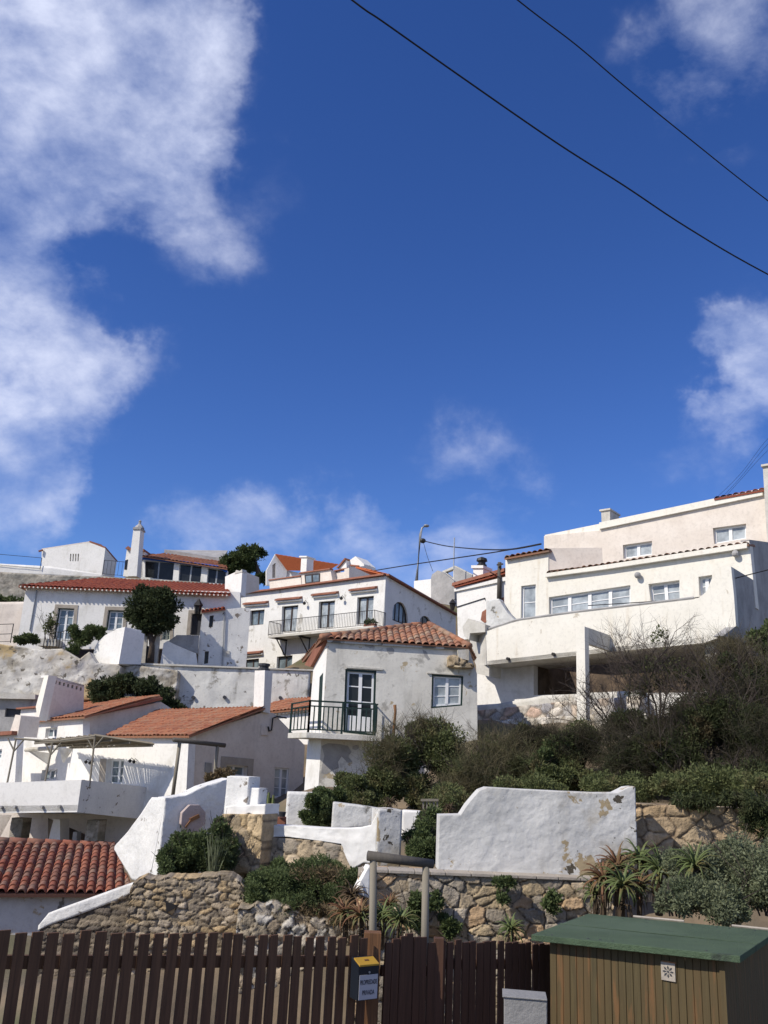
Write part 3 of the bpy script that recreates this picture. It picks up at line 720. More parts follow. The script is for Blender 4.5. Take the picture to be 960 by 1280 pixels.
# ================================================================ village, farthest first
# --- white outbuilding on the crest, left
p = PL(53, 690, 72, -8); r = thing('white_outbuilding', 'low white gabled outbuilding with four slot vents at the top left of the hill', 'outbuilding', base(p, 90, 722))
holes = [[(87.6 + i * 3.2, 692.2), (89.3 + i * 3.2, 692.2), (88.7 + i * 3.2, 701.6), (87. + i * 3.2, 701.6)] for i in range(4)]
wall(p, Z(1, 250, 225, 535, 182, 632, 218, 608, 400, 250, 385), holes, .4).build('wall', 'clean', r)
b = MB()
for h in holes: slab(b, p, h, -.25, .35)
b.build('slot_vent', 'darkdoor', r)
q = p.turn(*Z(1, 632, 218)[0], 62); 
wall(q, Z(1, 632, 218, 700, 300, 686, 395, 608, 400), [], .3).build('wall', 'white', r)
e0, e1 = p.pt(*Z(1, 632, 220)[0]), q.pt(*Z(1, 704, 303)[0]); a0 = p.pt(*Z(1, 535, 183)[0]); a1 = a0 + (e1 - e0) * .9
a1.z = a0.z; e1b = e1
mb = MB(); mb.prism([e0 + Vector((0, 0, .02)), e1 + Vector((0, 0, .02)), a1 + Vector((0, 0, .02)), a0 + Vector((0, 0, .02))], Vector((0, 0, .14))); mb.build('roof', 'brickred', r)
l0 = p.pt(*Z(1, 250, 226)[0]); mb = MB(); mb.prism([l0, a0, a1, l0 + (a1 - a0)], Vector((0, 0, .1))); mb.build('roof', 'pink', r)
s_ = MB(); s_.tube([p.pt(*Z(1, 232, 236)[0], .3), p.pt(*Z(1, 258, 228)[0], .1)], .09, 6); s_.build('roof_spout', 'brickred', r)
# --- parapet wall along the crest with thin rails
p = PL(0, 715, 68, 0)
o = relief('parapet_wall', p, [(-60, 702), (0, 704.5), (62, 708), (130, 718)], [(-60, 722), (0, 718), (130, 722)], .4, .3, 'plaster', 'clean', .03); tagit(o, 'low white parapet wall running left from the slot-vent outbuilding', 'wall')
r = thing('roof_railing', 'thin metal railing along the crest wall in front of the slot-vent outbuilding', 'railing', p.pt(20, 715))
railing(r, [p.pt(-40, 704, .1), p.pt(*Z(1, 240, 345)[0], .1)], .95, 3.0, .02, name='rail', topr=.02)
r = thing('roof_railing', 'thin metal railing between the slot-vent outbuilding and the tall white chimney', 'railing', p.pt(140, 720))
railing(r, [p.pt(128, 718.5, .3), p.pt(156, 721, .3)], 1.2, .28, .012, name='rail', topr=.02)
# --- rubble retaining wall under it
p = PL(0, 735, 62, 0)
o = relief('rubble_wall', p, [(-60, 713), (0, 715), (62, 719), (130, 721), (260, 728)], [(-60, 752), (0, 754), (45, 752), (260, 745)], .6, .16, 'stone', 'stone', .10, (.55, .32), [(.30, .28, .24), (.36, .33, .28), (.26, .25, .22)], (.20, .185, .16), seed=4)
tagit(o, 'grey rubble retaining wall behind the long red-roofed house', 'retaining wall')
p = PL(0, 755, 56, 0)
o = relief('pink_white_wall', p, [(-60, 750), (0, 752.5), (34, 752)], [(-60, 815), (0, 815), (34, 815)], .4, .2, 'plaster', 'pink', .06, seed=8); tagit(o, 'pinkish white stained garden wall at the left end of the long house', 'wall')
gb = leaves('grass', [pb(0, 749, 57, 30, 2, .6), pb(40, 750, 57, 25, 2, .6)], 2600, .16, 'leaf_green', None, 5); tagit(gb, 'strip of grass on the ledge below the rubble wall', 'grass', kind='stuff')

# --- veranda house with the tall chimney
p = PL(220, 710, 66, -5); r = thing('veranda_house', 'house on the crest with glazed dark veranda, blue fascia and red roof', 'house', base(p, 220, 732))
ew = W(*Z(14, 285, 5)[0], 66)
hl = [Z(14, 282, 2, 378, 8, 368, 116, 278, 102), Z(14, 378, 8, 470, 14, 460, 124, 368, 116), Z(14, 502, 22, 572, 30, 560, 134, 494, 128), Z(14, 572, 30, 636, 36, 626, 138, 560, 134), Z(14, 672, 46, 726, 54, 716, 142, 664, 138), Z(14, 726, 54, 782, 62, 776, 146, 716, 142)]
h2l = [Z(14, 282, 2, 470, 14, 460, 124, 278, 102), Z(14, 502, 22, 636, 36, 626, 138, 494, 128), Z(14, 672, 46, 782, 62, 776, 146, 664, 138)]
top = Z(2, -40, 256, 100, 275, 440, 325, 500, 352)
bw = top + Z(14, 785, 152, 500, 140, 270, 112, 235, 100)
wall(p, bw, h2l, .3).build('wall', 'clean', r)
for i, h in enumerate(hl): window(r, p, h, .12, 1, 1, .06, gm='dglass', fm='greymetal')
mb = MB(); slab(mb, p, Z(2, -40, 262, 100, 278, 440, 322, 500, 350, 500, 366, 440, 338, 100, 297, -40, 282), .12, .0); mb.build('fascia', 'blue', r)
E0, E1 = p.pt(*Z(2, -36, 260)[0], .45), p.pt(*Z(2, 500, 340)[0], .45); R0 = W(*Z(2, -30, 225)[0], 69.5); R1 = W(*Z(2, 480, 300)[0], 71)
tiles('roof', E0, E1, R1, W(*Z(2, 120, 246)[0], 70), 'tile_mid', r, .3, .5, .06, 4)
mb = MB(); mb.prism([W(*Z(2, 120, 246)[0], 70.2), W(*Z(2, 470, 300)[0], 70.2), W(*Z(2, 500, 250)[0], 76), W(*Z(2, 180, 247)[0], 76)], Vector((0, 0, .3))); mb.build('rear_roof', 'greyconc', r)
# left gable bit with dormer-like cap
mb = MB(); slab(mb, p, Z(1, 738, 385, 762, 218, 800, 222, 870, 240, 870, 400), 0, 3.); mb.build('wing_wall', 'clean', r)
mb = MB(); slab(mb, p, Z(1, 757, 222, 775, 208, 800, 228, 800, 240), .25, 2.5); slab(mb, p, Z(1, 808, 248, 838, 220, 870, 226, 870, 240, 838, 234), .25, 2.5); mb.build('roof_edge', 'brickred', r)
mb = MB(); slab(mb, p, Z(1, 752, 290, 768, 285, 760, 345, 746, 345), .03, .1); mb.build('window', 'dglass', r)
p2 = PL(168, 680, 64.5, -5)
r = thing('tall_chimney', 'tall tapered white chimney with a grey pointed cap on the crest', 'chimney', p2.pt(164, 720))
mb = MB(); P = [p2.pt(*x) for x in Z(1, 765, 385, 800, 105, 842, 105, 820, 385)]; mb.prism(P, p2.n * .9); mb.build('stack', 'clean', r)
mb = MB(); P = [p2.pt(*x) for x in Z(1, 798, 105, 802, 92, 846, 92, 848, 105)]; mb.prism([v - p2.n * .08 for v in P], p2.n * 1.05)
c = p2.pt(*Z(1, 824, 92)[0]) + p2.n * .4; mb.lathe(c, [(.42, 0), (.3, .18), (.12, .34), (.09, .5), (.13, .58), (.03, .7)], 8); mb.build('cap', 'greyconc', r)

# --- crest tree behind the veranda house
r = bush('evergreen_tree', 'round-crowned evergreen tree on the skyline beside the veranda house', 'tree',
         [pb(290, 701, 68, 18, 13, 1.2), pb(310, 696, 68, 19, 16, 1.2), pb(322, 689, 68, 12, 9, .8), pb(287, 714, 68, 18, 10, 1), pb(304, 710, 68, 18, 10, 1)], 26000, .15, 'leaf_midtree', 11, stems=0, sub=22)
mb = MB(); mb.tube([W(322, 728, 68), W(323, 715, 68), W(318, 700, 68)], [.28, .22, .1], 7); mb.tube([W(323, 715, 68), W(305, 704, 68)], [.15, .05], 6); mb.build('trunk', 'bark', r, True)
r = bush('dark_shrub', 'small dark shrub at the foot of the skyline evergreen', 'shrub', [pb(328, 722, 67, 7, 8, .6)], 2500, .18, 'leaf_dark', 12, stems=1)

# --- orange-roofed house behind the middle house
p = PL(340, 710, 66, A_); r = thing('orange_roof_house', 'small white gabled house with bright orange tiles behind the balcony house', 'house', base(p, 350, 735))
g1 = p.turn(340, 715, 20)
gp = Z(2, 735, 350, 790, 250, 860, 345, 845, 440, 735, 440)
wall(g1, gp, [Z(2, 770, 318, 790, 305, 790, 395, 770, 395)], .3).build('wall', 'clean', r)
mb = MB(); slab(mb, g1, Z(2, 770, 318, 790, 305, 790, 395, 770, 395), -.1, .2); mb.build('window', 'stone_trim', r)
a = g1.pt(*Z(2, 790, 250)[0]); c = g1.pt(*Z(2, 860, 350)[0], .1)
L = PL(0, 0, 0, -6, o=c)
e1 = L.pt(*Z(17, 300, 322)[0]); up1 = PL(0, 0, 0, -6, o=a); r1 = up1.pt(*Z(17, 378, 275)[0])
tiles('roof', c, e1, r1, a, 'tile_new', r, .34, .5, .07, 6)
wall(L, Z(2, 850, 345, 960, 368) + [(425, 713), (425, 735), (350, 735)], [], .2, out=-.25).build('side_wall', 'clean', r)

# --- middle house with long balcony
p = PL(482, 730, 55, A_); mh = thing('balcony_house', 'large cream-white house with a long iron balcony and arched side windows', 'house', base(p, 400, 835))
S = p.turn(482, 721, B_)
doors = [Z(3, 47, 362, 122, 355, 108, 476, 42, 480), Z(3, 217, 340, 291, 334, 284, 458, 211, 464), Z(3, 394, 320, 470, 312, 463, 441, 388, 446)]
win1 = Z(2, 636, 592, 724, 584, 716, 674, 632, 683)
low = [Z(2, 600, 887, 690, 878, 688, 960, 598, 965), Z(2, 798, 868, 891, 859, 885, 950, 793, 956)]
fo = [(292, 744)] + Z(3, 0, 290, 525, 222, 512, 560, 0, 700) + [(290, 850)]
wall(p, fo, doors + [win1] + low, .35).build('wall', 'white', mh)
for dq in doors: window(mh, p, dq, .22, 2, 1, .09, fm='darkwood', gm='curtain', name='balcony_door')
for wq in [win1] + low: window(mh, p, wq, .2, 2, 1, .08, fm='darkwood', gm='glass')
def arch(pl, x0, x1, yt, yb, skew=0., n=9):
    cx = (x0 + x1) / 2; rx = (x1 - x0) / 2; pts = []
    for i in range(n): 
        a = math.pi - math.pi * i / (n - 1); pts.append((cx + rx * math.cos(a), yt + (skew * (cx + rx * math.cos(a) - x0) / (x1 - x0)) + (1 - math.sin(a)) * rx * 1.25))
    return pts
a1 = Z(3, 556, 425, 557, 385, 563, 356, 577, 343, 592, 341, 606, 350, 618, 370, 626, 400, 630, 455)
a2 = Z(3, 683, 438, 684, 420, 692, 409, 706, 405, 720, 412, 732, 430, 742, 450, 742, 462, 690, 470)
wall(S, Z(3, 525, 222, 848, 405, 848, 540, 505, 560), [a1, a2], .35).build('side_wall', 'white', mh)
for aq, bars in ((a1, 4), (a2, 3)):
    mb = MB(); P = [S.pt(*x) for x in aq]; cc = sum(P, Vector()) / len(P)
    inner = [cc + (v - cc) * .86 for v in P]
    for i in range(len(P)):
        j = (i + 1) % len(P); mb.prism([P[i] + S.n * .12, P[j] + S.n * .12, inner[j] + S.n * .12, inner[i] + S.n * .12], S.n * .08)
    us = [S.uv(v)[0] for v in P]; zs = [v.z for v in P]
    for k in range(1, bars):
        u = min(us) + (max(us) - min(us)) * k / bars; slope = 0
        tz = max(S.uv(v)[1] for v in P if abs(S.uv(v)[0] - u) < (max(us) - min(us)) * .33)
        bz = min(S.uv(v)[1] for v in P) + .1
        mb.prism([S.at(u - .03, bz, .13), S.at(u + .03, bz, .13), S.at(u + .03, tz - .12, .13), S.at(u - .03, tz - .12, .13)], S.n * .05)
    w = mb.build('arched_window', 'darkwood', mh); mb = MB(); mb.prism([v + S.n * .17 for v in P], S.n * .02); mb.build('pane', 'glass', w)
# eave strip of tiles
def eave(root, pl, pts, h=.10, out=.28, mt='brickred', name='eave', inn=.25):
    mb = MB()
    for i in range(len(pts) - 1):
        a, b_ = pl.pt(*pts[i]), pl.pt(*pts[i + 1]); u = Vector((0, 0, h)); mb.prism([a - pl.n * out, a + u - pl.n * (out - .04), a + u + pl.n * inn, a + pl.n * inn], b_ - a)
    return mb.build(name, mt, root)
eave(mh, p, [(292, 744)] + Z(3, 0, 290, 525, 220), .12); eave(mh, S, Z(3, 525, 220, 848, 405), .12)
# roof behind eave
c0, c1, c2 = p.pt(292, 743), p.pt(482, 720), S.pt(*Z(3, 848, 404)[0])
mb = MB(); apex = c1 + p.n * 4.5 - p.d * 3 + Vector((0, 0, .55)); 
tiles('roof', c1 + Vector((0, 0, .12)), S.pt(*Z(3, 700, 318)[0]) + Vector((0, 0, .12)), S.pt(*Z(3, 632, 266)[0]) + S.n * 1.6 + Vector((0, 0, .5)), c1 + S.n * 2.6 + Vector((0, 0, .75)), 'tile_new', mh, .3, .45, .06, 5)
mb.prism([c0 + p.n * .3, c1 + p.n * .3 - p.d * .3, c2 + S.n * .3, c2 - p.d * 12 + p.n * .3, c0 + p.n * 9], Vector((0, 0, .06))); mb.build('flat_roof', 'conc', mh)
b = MB(); c0b = c0 + p.n * .37 + p.d * .01; b.prism([c0b, c0b + p.n * 9, c0b + p.n * 9 - Vector((0, 0, 7)), c0b - Vector((0, 0, 7))], p.d * .3); b.build('end_wall', 'white', mh)
# canopies over openings
for cq in (Z(3, 25, 335, 140, 325), Z(3, 192, 313, 308, 301), Z(3, 365, 291, 487, 278), Z(2, 608, 556, 748, 545), Z(2, 575, 856, 715, 843)):
    mb = MB(); a, b_ = p.pt(*cq[0]), p.pt(*cq[1]); mb.prism([a - p.n * .3 - Vector((0, 0, .06)), a - p.n * .3 + Vector((0, 0, .05)), a + Vector((0, 0, .16)), a - Vector((0, 0, .02))], b_ - a)
    o = mb.build('door_canopy', 'brickred', mh)
    mb = MB(); mb.prism([a - p.n * .2 - Vector((0, 0, .16)), a - p.n * .2 - Vector((0, 0, .07)), a - Vector((0, 0, .03)), a - Vector((0, 0, .18))], b_ - a); mb.build('canopy_moulding', 'clean', o)
def walllamp(root, pl, px, py, s=1., mt='blackiron'):
    c = pl.pt(px, py); mb = MB(); mb.tube([c, c - pl.n * .22 * s + Vector((0, 0, .12 * s)), c - pl.n * .3 * s], .02 * s, 5)
    mb.lathe(c - pl.n * .3 * s + Vector((0, 0, -.2 * s)), [(.03 * s, 0), (.11 * s, .06 * s), (.12 * s, .16 * s), (.03 * s, .24 * s)], 8); return mb.build('wall_lamp', mt, root)
for l in Z(3, 163, 345, 333, 322): walllamp(mh, p, *l, 1.0)
# balcony: slab, brackets, rail
bo = 1.15
bl = [p.pt(*Z(2, 745, 742)[0], bo), p.pt(*Z(3, 470, 450)[0], bo)]; w_ = p.n * bo; 
z_ = (bl[0].z + bl[1].z) / 2
mb = MB(); mb.prism([bl[0], bl[1], bl[1] + w_, bl[0] + w_], Vector((0, 0, -.16))); bal = mb.build('balcony_slab', 'conc', mh, bevel=.01)
railing(mh, [bl[0] + w_, bl[0], bl[1], bl[1] + w_], .98, .135, .012, name='balcony_railing', topr=.022)
for k in (.075, .31, .545, .8, .97):
    a = bl[0].lerp(bl[1], k) + Vector((0, 0, -.16)); mb = MB()
    mb.beam(a - Vector((0, 0, .06)), a + w_ - Vector((0, 0, .06)), .10, .12); mb.beam(a + p.n * .15 - Vector((0, 0, .1)), a + w_ * .97 - Vector((0, 0, 1.15)), .06, .06); mb.beam(a + w_ * .97, a + w_ * .97 - Vector((0, 0, 1.2)), .06, .06)
    mb.build('bracket', 'blackiron', mh)
fp = thing('geranium_trough', 'terracotta trough of red geraniums on the balcony by the rightmost iron-balcony door', 'planter', bl[0].lerp(bl[1], .88))
a = bl[0].lerp(bl[1], .88) + p.n * .35; mb = MB(); mb.prism([a, a + p.d * .9, a + p.d * .9 + p.n * .25, a + p.n * .25], Vector((0, 0, .22))); mb.build('trough', 'brickred', fp)
leaves('foliage', [(a + p.d * .45 + p.n * .12 + Vector((0, 0, .34)), (.42, .3, .18))], 500, .1, 'leaf_green', fp, 3)
# roof-top parapets, dormer window, chimney, little gable
RT = p.back(2.2)
mb = MB(); slab(mb, RT, Z(3, 135, 212, 205, 196, 270, 192, 282, 262, 140, 285), 0, 1.4); dm = mb.build('dormer', 'pink', mh)
window(mh, RT, Z(3, 152, 217, 222, 209, 221, 250, 156, 258), -.06, 2, 1, .08, fm='darkwood', gm='glass', name='dormer_window')
eave(mh, RT, Z(3, 130, 212, 272, 192), .1, .15)
mb = MB(); slab(mb, RT, Z(2, 752, 412, 940, 388, 948, 460, 755, 480), .0, .8); mb.build('rooftop_wall', 'pink', mh); mb = MB(); slab(mb, RT, Z(3, 272, 204, 350, 188, 356, 245, 278, 258), -.5, 1.5); mb.build('rooftop_wall', 'pink', mh)
eave(mh, RT, Z(2, 750, 412, 942, 386), .08, .1); eave(mh, RT.back(.5), Z(3, 272, 204, 350, 188), .08, .1)
mb = MB(); slab(mb, RT, Z(17, 97, 330, 103, 222, 145, 222, 140, 335), .05, .7); slab(mb, RT, Z(17, 92, 222, 96, 212, 152, 212, 150, 222), .15, .85); mb.build('chimney', 'clean', mh)
G = RT.back(1.8)
mb = MB(); slab(mb, G, Z(17, 375, 305, 435, 232, 440, 300), 0, 1.5); slab(mb, G, Z(17, 435, 235, 480, 203, 545, 262, 545, 300, 440, 300), -.4, 1.8); mb.build('rooftop_gable', 'clean', mh)
mb = MB(); slab(mb, G, Z(17, 370, 303, 435, 226, 440, 236, 380, 306), .15, 1.2); slab(mb, G, Z(17, 448, 268, 512, 274, 510, 284, 448, 280), -.25, .5); mb.build('gable_tiles', 'brickred', mh)
q = RT.turn(*Z(17, 460, 300)[0], 35)
mb = MB(); slab(mb, q, Z(17, 458, 298, 615, 280, 655, 352, 655, 385, 458, 392), 0, .6); mb.build('rooftop_screen', 'pink', mh)

# --- squat white chimney block between long house and balcony house
p = PL(281, 735, 52, A_); r = thing('chimney_block', 'squat white chimney block with broken top, left of the balcony house roof', 'chimney', p.pt(300, 742))
wall(p, Z(2, 487, 388, 545, 362, 590, 352, 580, 500, 485, 488), [], .4).build('stack', 'clean', r)
q = p.turn(*Z(2, 590, 352)[0], B_); wall(q, Z(2, 590, 352, 690, 392, 692, 470, 580, 500), [], .4).build('side_face', 'pink', r)  # white block; the pinkish tone is shade painted on this side
mb = MB(); slab(mb, p, Z(2, 545, 372, 555, 348, 575, 356, 590, 344, 592, 360), .03, .35); mb.build('cap', 'conc', r)

# --- long white house with stone-trimmed windows
p = PL(33, 740, 50, 0); r = thing('long_white_house', 'long single-storey white house with red tile roof and stone window surrounds', 'house', base(p, 120, 805))
w1 = Z(1, 350, 575, 447, 579, 430, 772, 318, 768); w2 = Z(1, 650, 588, 745, 590, 735, 712, 632, 710); d1 = Z(14, 575, 322, 650, 322, 640, 452, 563, 450)
w3 = Z(14, 400, 390, 446, 392, 442, 480, 392, 478)
wall(p, [(33, 732), (300, 740), (300, 810), (20, 812)], [w1, w2, d1, w3], .4).build('wall', 'clean', r)
window(r, p, w1, .2, 2, 4, .07, fm='winwhite', gm='glass', name='garden_door', frame='dkgreen'); window(r, p, w2, .2, 2, 3, .07, fm='winwhite', gm='glass', frame='dkgreen')
window(r, p, w3, .2, 2, 3, .07, fm='pale_green', gm='glass', name='green_window')
mb = MB(); slab(mb, p, d1, -.2, .28); mb.build('door', 'darkdoor', r)
surround(r, p, w1, .2); surround(r, p, w2, .2); surround(r, p, d1, .2); surround(r, p, w3, .18)
E0, E1 = p.pt(*Z(1, 112, 440)[0], .45), p.pt(*Z(2, 520, 494)[0], .45)
R0 = W(*Z(1, 600, 404)[0], 55.5); R1 = W(*Z(2, 498, 432)[0], 54.5)
tiles('roof', E0, E1, R1, R0, 'tile_red', r, .25, .42, .05, 5)
dentils(r, E0 - Vector((0, 0, .075)) - p.n * .02, E1 - Vector((0, 0, .075)) - p.n * .02, .25, .05, depth=.1)
ex = p.pt(*Z(1, 112, 440)[0], .45); mb = MB(); mb.prism([ex, ex - Vector((0, 0, .12)), ex - Vector((0, 0, .12)) + p.n * 5, ex + p.n * 5], Vector((.12, 0, 0))); mb.build('verge_tiles', 'brickred', r)
a, b_ = p.pt(*Z(1, 220, 470)[0], .05), p.pt(*Z(1, 178, 712)[0], .05); mb = MB(); mb.tube([a, b_], .04, 6); mb.build('downpipe', 'greymetal', r)
mb = MB(); E = p.pt(33, 734) + p.n * .41 + p.d * .01; mb.prism([E, E + p.n * 6, E + p.n * 6 - Vector((0, 0, 4)), E - Vector((0, 0, 4))], p.d * .3); mb.build('end_wall', 'clean', r)
ln = thing('wall_lantern', 'black wrought-iron lantern on the corner beside the dark door', 'lantern', p.pt(*Z(14, 608, 326)[0], .5))
c = p.pt(*Z(14, 608, 326)[0], .5); mb = MB(); mb.lathe(c, [(.13, 0), (.2, .5), (.26, .52), (.12, .75), (.03, .82), (.03, .92)], 6); mb.build('lantern_glass', 'dglass', ln)
mb = MB(); mb.lathe(c + Vector((0, 0, .5)), [(.28, 0), (.26, .06), (.1, .3), (.03, .42)], 6); mb.beam(c + Vector((0, 0, -.02)), c + p.n * .5 + Vector((0, 0, -.25)), .05, .05)
for k in range(6): a = k * math.pi / 3; mb.tube([c + Vector((.14 * math.cos(a), .14 * math.sin(a), 0)), c + Vector((.21 * math.cos(a), .21 * math.sin(a), .5))], .018, 4)
mb.build('bracket', 'blackiron', ln)
# garden door step + balcony rail
mb = MB(); slab(mb, p, Z(1, 265, 772, 375, 776, 375, 818, 262, 815), 1.0, .0); o = mb.build('stone_step', 'conc'); tagit(o, 'pale stone landing under the garden door of the long house', 'step')
rr = thing('garden_railing', 'black railing in front of the garden door of the long house', 'railing', p.pt(*Z(1, 300, 815)[0], 1.2))
railing(rr, [p.pt(*Z(1, 258, 822)[0], 1.1), p.pt(*Z(1, 350, 828)[0], 1.1), p.pt(*Z(1, 420, 800)[0], .6)], 1.0, .16, .012, topr=.02)
rr = thing('garden_railing', 'rusty railing on top of the pinkish wall at the far left', 'railing', PL(0, 800, 48, 0).pt(10, 803))
q = PL(0, 800, 48, 0); railing(rr, [q.pt(-30, 805), q.pt(13, 803.5)], 1.05, 1.6, .02, topr=.02, mid=.5)
# --- annex with stepped walls beside the balcony house
p = PL(277, 775, 49, 12); r = thing('stair_annex', 'small white annex with a tiled top edge and narrow windows left of the balcony house', 'annex', p.pt(270, 833))
wl = [Z(2, 395, 622, 419, 620, 412, 690, 388, 692), Z(2, 366, 836, 390, 835, 384, 908, 360, 912)]
wall(p, Z(2, 350, 602, 484, 586, 465, 940, 322, 940, 330, 780), wl, .3).build('wall', 'butt_white', r)
for w in wl: window(r, p, w, .12, 1, 1, .05, fm='darkwood', gm='dglass')
q = p.turn(*Z(2, 484, 586)[0], 8)
wall(q.back(.02), Z(2, 484, 584, 575, 574, 640, 578, 610, 950, 465, 945), [], .3).build('side_wall', 'butt_white', r)
a, b_ = p.pt(*Z(2, 344, 600)[0]), p.pt(*Z(2, 486, 582)[0])
tiles('tile_edge', a - p.n * .2, b_ - p.n * .2, b_ + p.n * .9 + Vector((0, 0, .25)), a + p.n * .9 + Vector((0, 0, .25)), 'tile_red', r, .24, .4, .05, 5)
mb = MB(); a, b_ = q.pt(*Z(2, 484, 600)[0], .05), q.pt(*Z(2, 468, 940)[0], .05); mb.tube([a, b_], .04, 6); mb.build('downpipe', 'greymetal', r)
mb = MB(); slab(mb, q, Z(14, 768, 540, 802, 546, 800, 582, 766, 574), .02, .02); mb.build('plaque', 'conc', r)
mb = MB(); slab(mb, p.back(-.9), Z(14, 405, 500, 430, 485, 480, 510, 600, 560, 612, 640, 385, 625), 0, .35); o = mb.build('stair_parapet', 'clean'); tagit(o, 'sloping white stair parapet in front of the narrow-windowed annex', 'parapet')
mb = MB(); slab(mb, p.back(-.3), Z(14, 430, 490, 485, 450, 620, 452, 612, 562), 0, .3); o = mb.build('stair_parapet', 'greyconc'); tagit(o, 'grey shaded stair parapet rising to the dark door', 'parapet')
# --- vaulted hut, gate and posts
p = PL(157, 785, 45, 38); r = thing('vaulted_hut', 'small white hut with a curved vault-like top above the whitewashed rock', 'hut', p.pt(160, 830))
wall(p, Z(1, 750, 690, 868, 732, 845, 915, 712, 912), [], 1.2).build('front_wall', 'clean', r)
q = p.turn(*Z(1, 750, 690)[0], -30)
wall(q, Z(1, 560, 850, 568, 815, 590, 775, 630, 740, 690, 708, 750, 690, 715, 915, 560, 905), [], 1.2).build('side_wall', 'clean', r)
p = PL(185, 800, 47.5, 5)
for lab, x0 in (('carved stone gatepost beside the vaulted hut', 862), ('carved stone gatepost against the stair parapet', 935)):
    r = thing('gatepost', lab, 'gatepost', p.pt(*Z(1, x0, 905)[0])); mb = MB(); slab(mb, p, Z(1, x0 - 8, 735, x0 + 22, 735, x0 + 8, 910, x0 - 18, 910), 0, .35); mb.build('post', 'conc', r)
    c = p.pt(*Z(1, x0 + 5, 735)[0]) + p.n * .17; mb = MB(); mb.lathe(c, [(.24, 0), (.24, .06), (.12, .12), (.17, .3), (.07, .42), (.1, .52), (.01, .6)], 8); mb.build('finial', 'conc', r)
mb = MB(); slab(mb, p, Z(1, 878, 800, 925, 815, 915, 912, 868, 905), -.1, .16); o = mb.build('garden_gate', 'darkdoor'); tagit(o, 'dark garden gate between the two carved stone posts', 'gate')
# tree in front of the long house
r = bush('dense_tree', 'dense dark round tree in front of the long white house', 'tree', [pb(187, 757, 47.3, 31, 25, 1.6), pb(170, 768, 47.3, 21, 18, 1.1), pb(206, 757, 47.3, 20, 21, 1.1), pb(187, 743, 47.3, 26, 13, 1.1), pb(190, 783, 47.3, 20, 14, .9), pb(208, 778, 47.3, 14, 16, .8)], 42000, .12, 'leaf_dark', 21, stems=0, sub=28)
mb = MB(); mb.tube([W(188, 828, 47.3), W(190, 808, 47.3), W(187, 785, 47.3)], [.2, .15, .1], 8)
for e in ((178, 775), (200, 778), (190, 760)): mb.tube([W(190, 806, 47.3), W(*e, 47.3)], [.1, .03], 6)
mb.build('trunk', 'bark', r, True)
bush('garden_shrub', 'low leafy green shrub on the ledge left of the garden door', 'shrub', [pb(30, 799, 46.5, 10, 8, .6), pb(42, 800, 46.5, 8, 7, .5)], 6000, .10, 'leaf_green', 31, stems=1)
bush('garden_shrub', 'rounded green shrub spilling over the rock right of the garden door', 'shrub', [pb(98, 795, 46, 14, 15, .8), pb(112, 790, 46, 13, 12, .8), pb(93, 812, 46, 10, 8, .6), pb(122, 790, 46, 12, 9, .6)], 16000, .10, 'leaf_green', 32, stems=2)
r = thing('climbing_shrub', 'sparse flowering climber left of the garden door', 'shrub', W(60, 800, 47)); mb = MB(); rg = random.Random(3)
for k in range(4): twigs(mb, W(58 + k * 4, 803, 47), (rg.uniform(-.3, .3), -.1, 1), 1.0, .025, 2, rg)
mb.build('stem', 'twig', r); leaves('foliage', [pb(62, 780, 47, 10, 13, .5)], 500, .12, 'leaf_olive', r, 4)

# --- whitewashed rock wall
p = PL(60, 830, 44.5, 4)
o = relief('whitewashed_rock_wall', p, [(-60, 800), (0, 805), (50, 812), (78, 811), (100, 824), (112, 815), (121, 829), (148, 831), (152, 834)], [(-60, 870), (0, 872), (90, 878), (152, 870)], .8, .09, 'rock', 'rocky', .16, seed=12)
tagit(o, 'rough whitewashed rock wall with an ochre stain below the garden shrubs', 'rock wall')
p = PL(300, 850, 46, 0)
r = thing('retaining_wall', 'long stained white retaining wall with drain holes below the balcony house', 'retaining wall', p.pt(280, 890))
relief('wall_face', p, [(146, 830), (163, 830), (388, 839)], [(146, 845), (200, 860), (220, 905), (388, 915)], .6, .14, 'plaster', 'stained', .05, seed=3, parent=r)
mb = MB(); slab(mb, p, [(163, 830.5), (395, 839), (395, 837.2), (163, 828.5)], .12, .6); mb.build('coping', 'conc', r)
for x, y in Z(7, 183, 226, 353, 225, 657, 228): mb = MB(); c = p.pt(x, y); mb.tube([c - p.n * .12, c + p.n * .1], .09, 8); mb.build('drain_hole', 'darkdoor', r)
p = PL(180, 838, 45.6, 0)
o = relief('rubble_edge_wall', p, [(148, 834), (172, 832), (222, 838), (224, 842)], [(148, 875), (190, 880), (225, 880)], .5, .12, 'stone', 'stone', .1, (.4, .3), [(.45, .42, .36), (.34, .30, .24), (.5, .47, .42)], (.2, .17, .13), seed=6)
tagit(o, 'rubble edge of peeling masonry above the dark ivy slope', 'wall')
bush('ivy_bank', 'dark green creeper covering the bank behind the slotted chimney', 'creeper', [pb(128, 862, 43.5, 22, 14, 1.), pb(155, 856, 43.5, 22, 14, 1.), pb(185, 860, 43.5, 22, 14, 1), pb(205, 872, 43.5, 16, 12, 1), pb(215, 885, 43.5, 16, 12, 1), pb(140, 875, 43.4, 26, 10, 1)], 42000, .10, 'leaf_dark', 41, stems=3, sub=24)

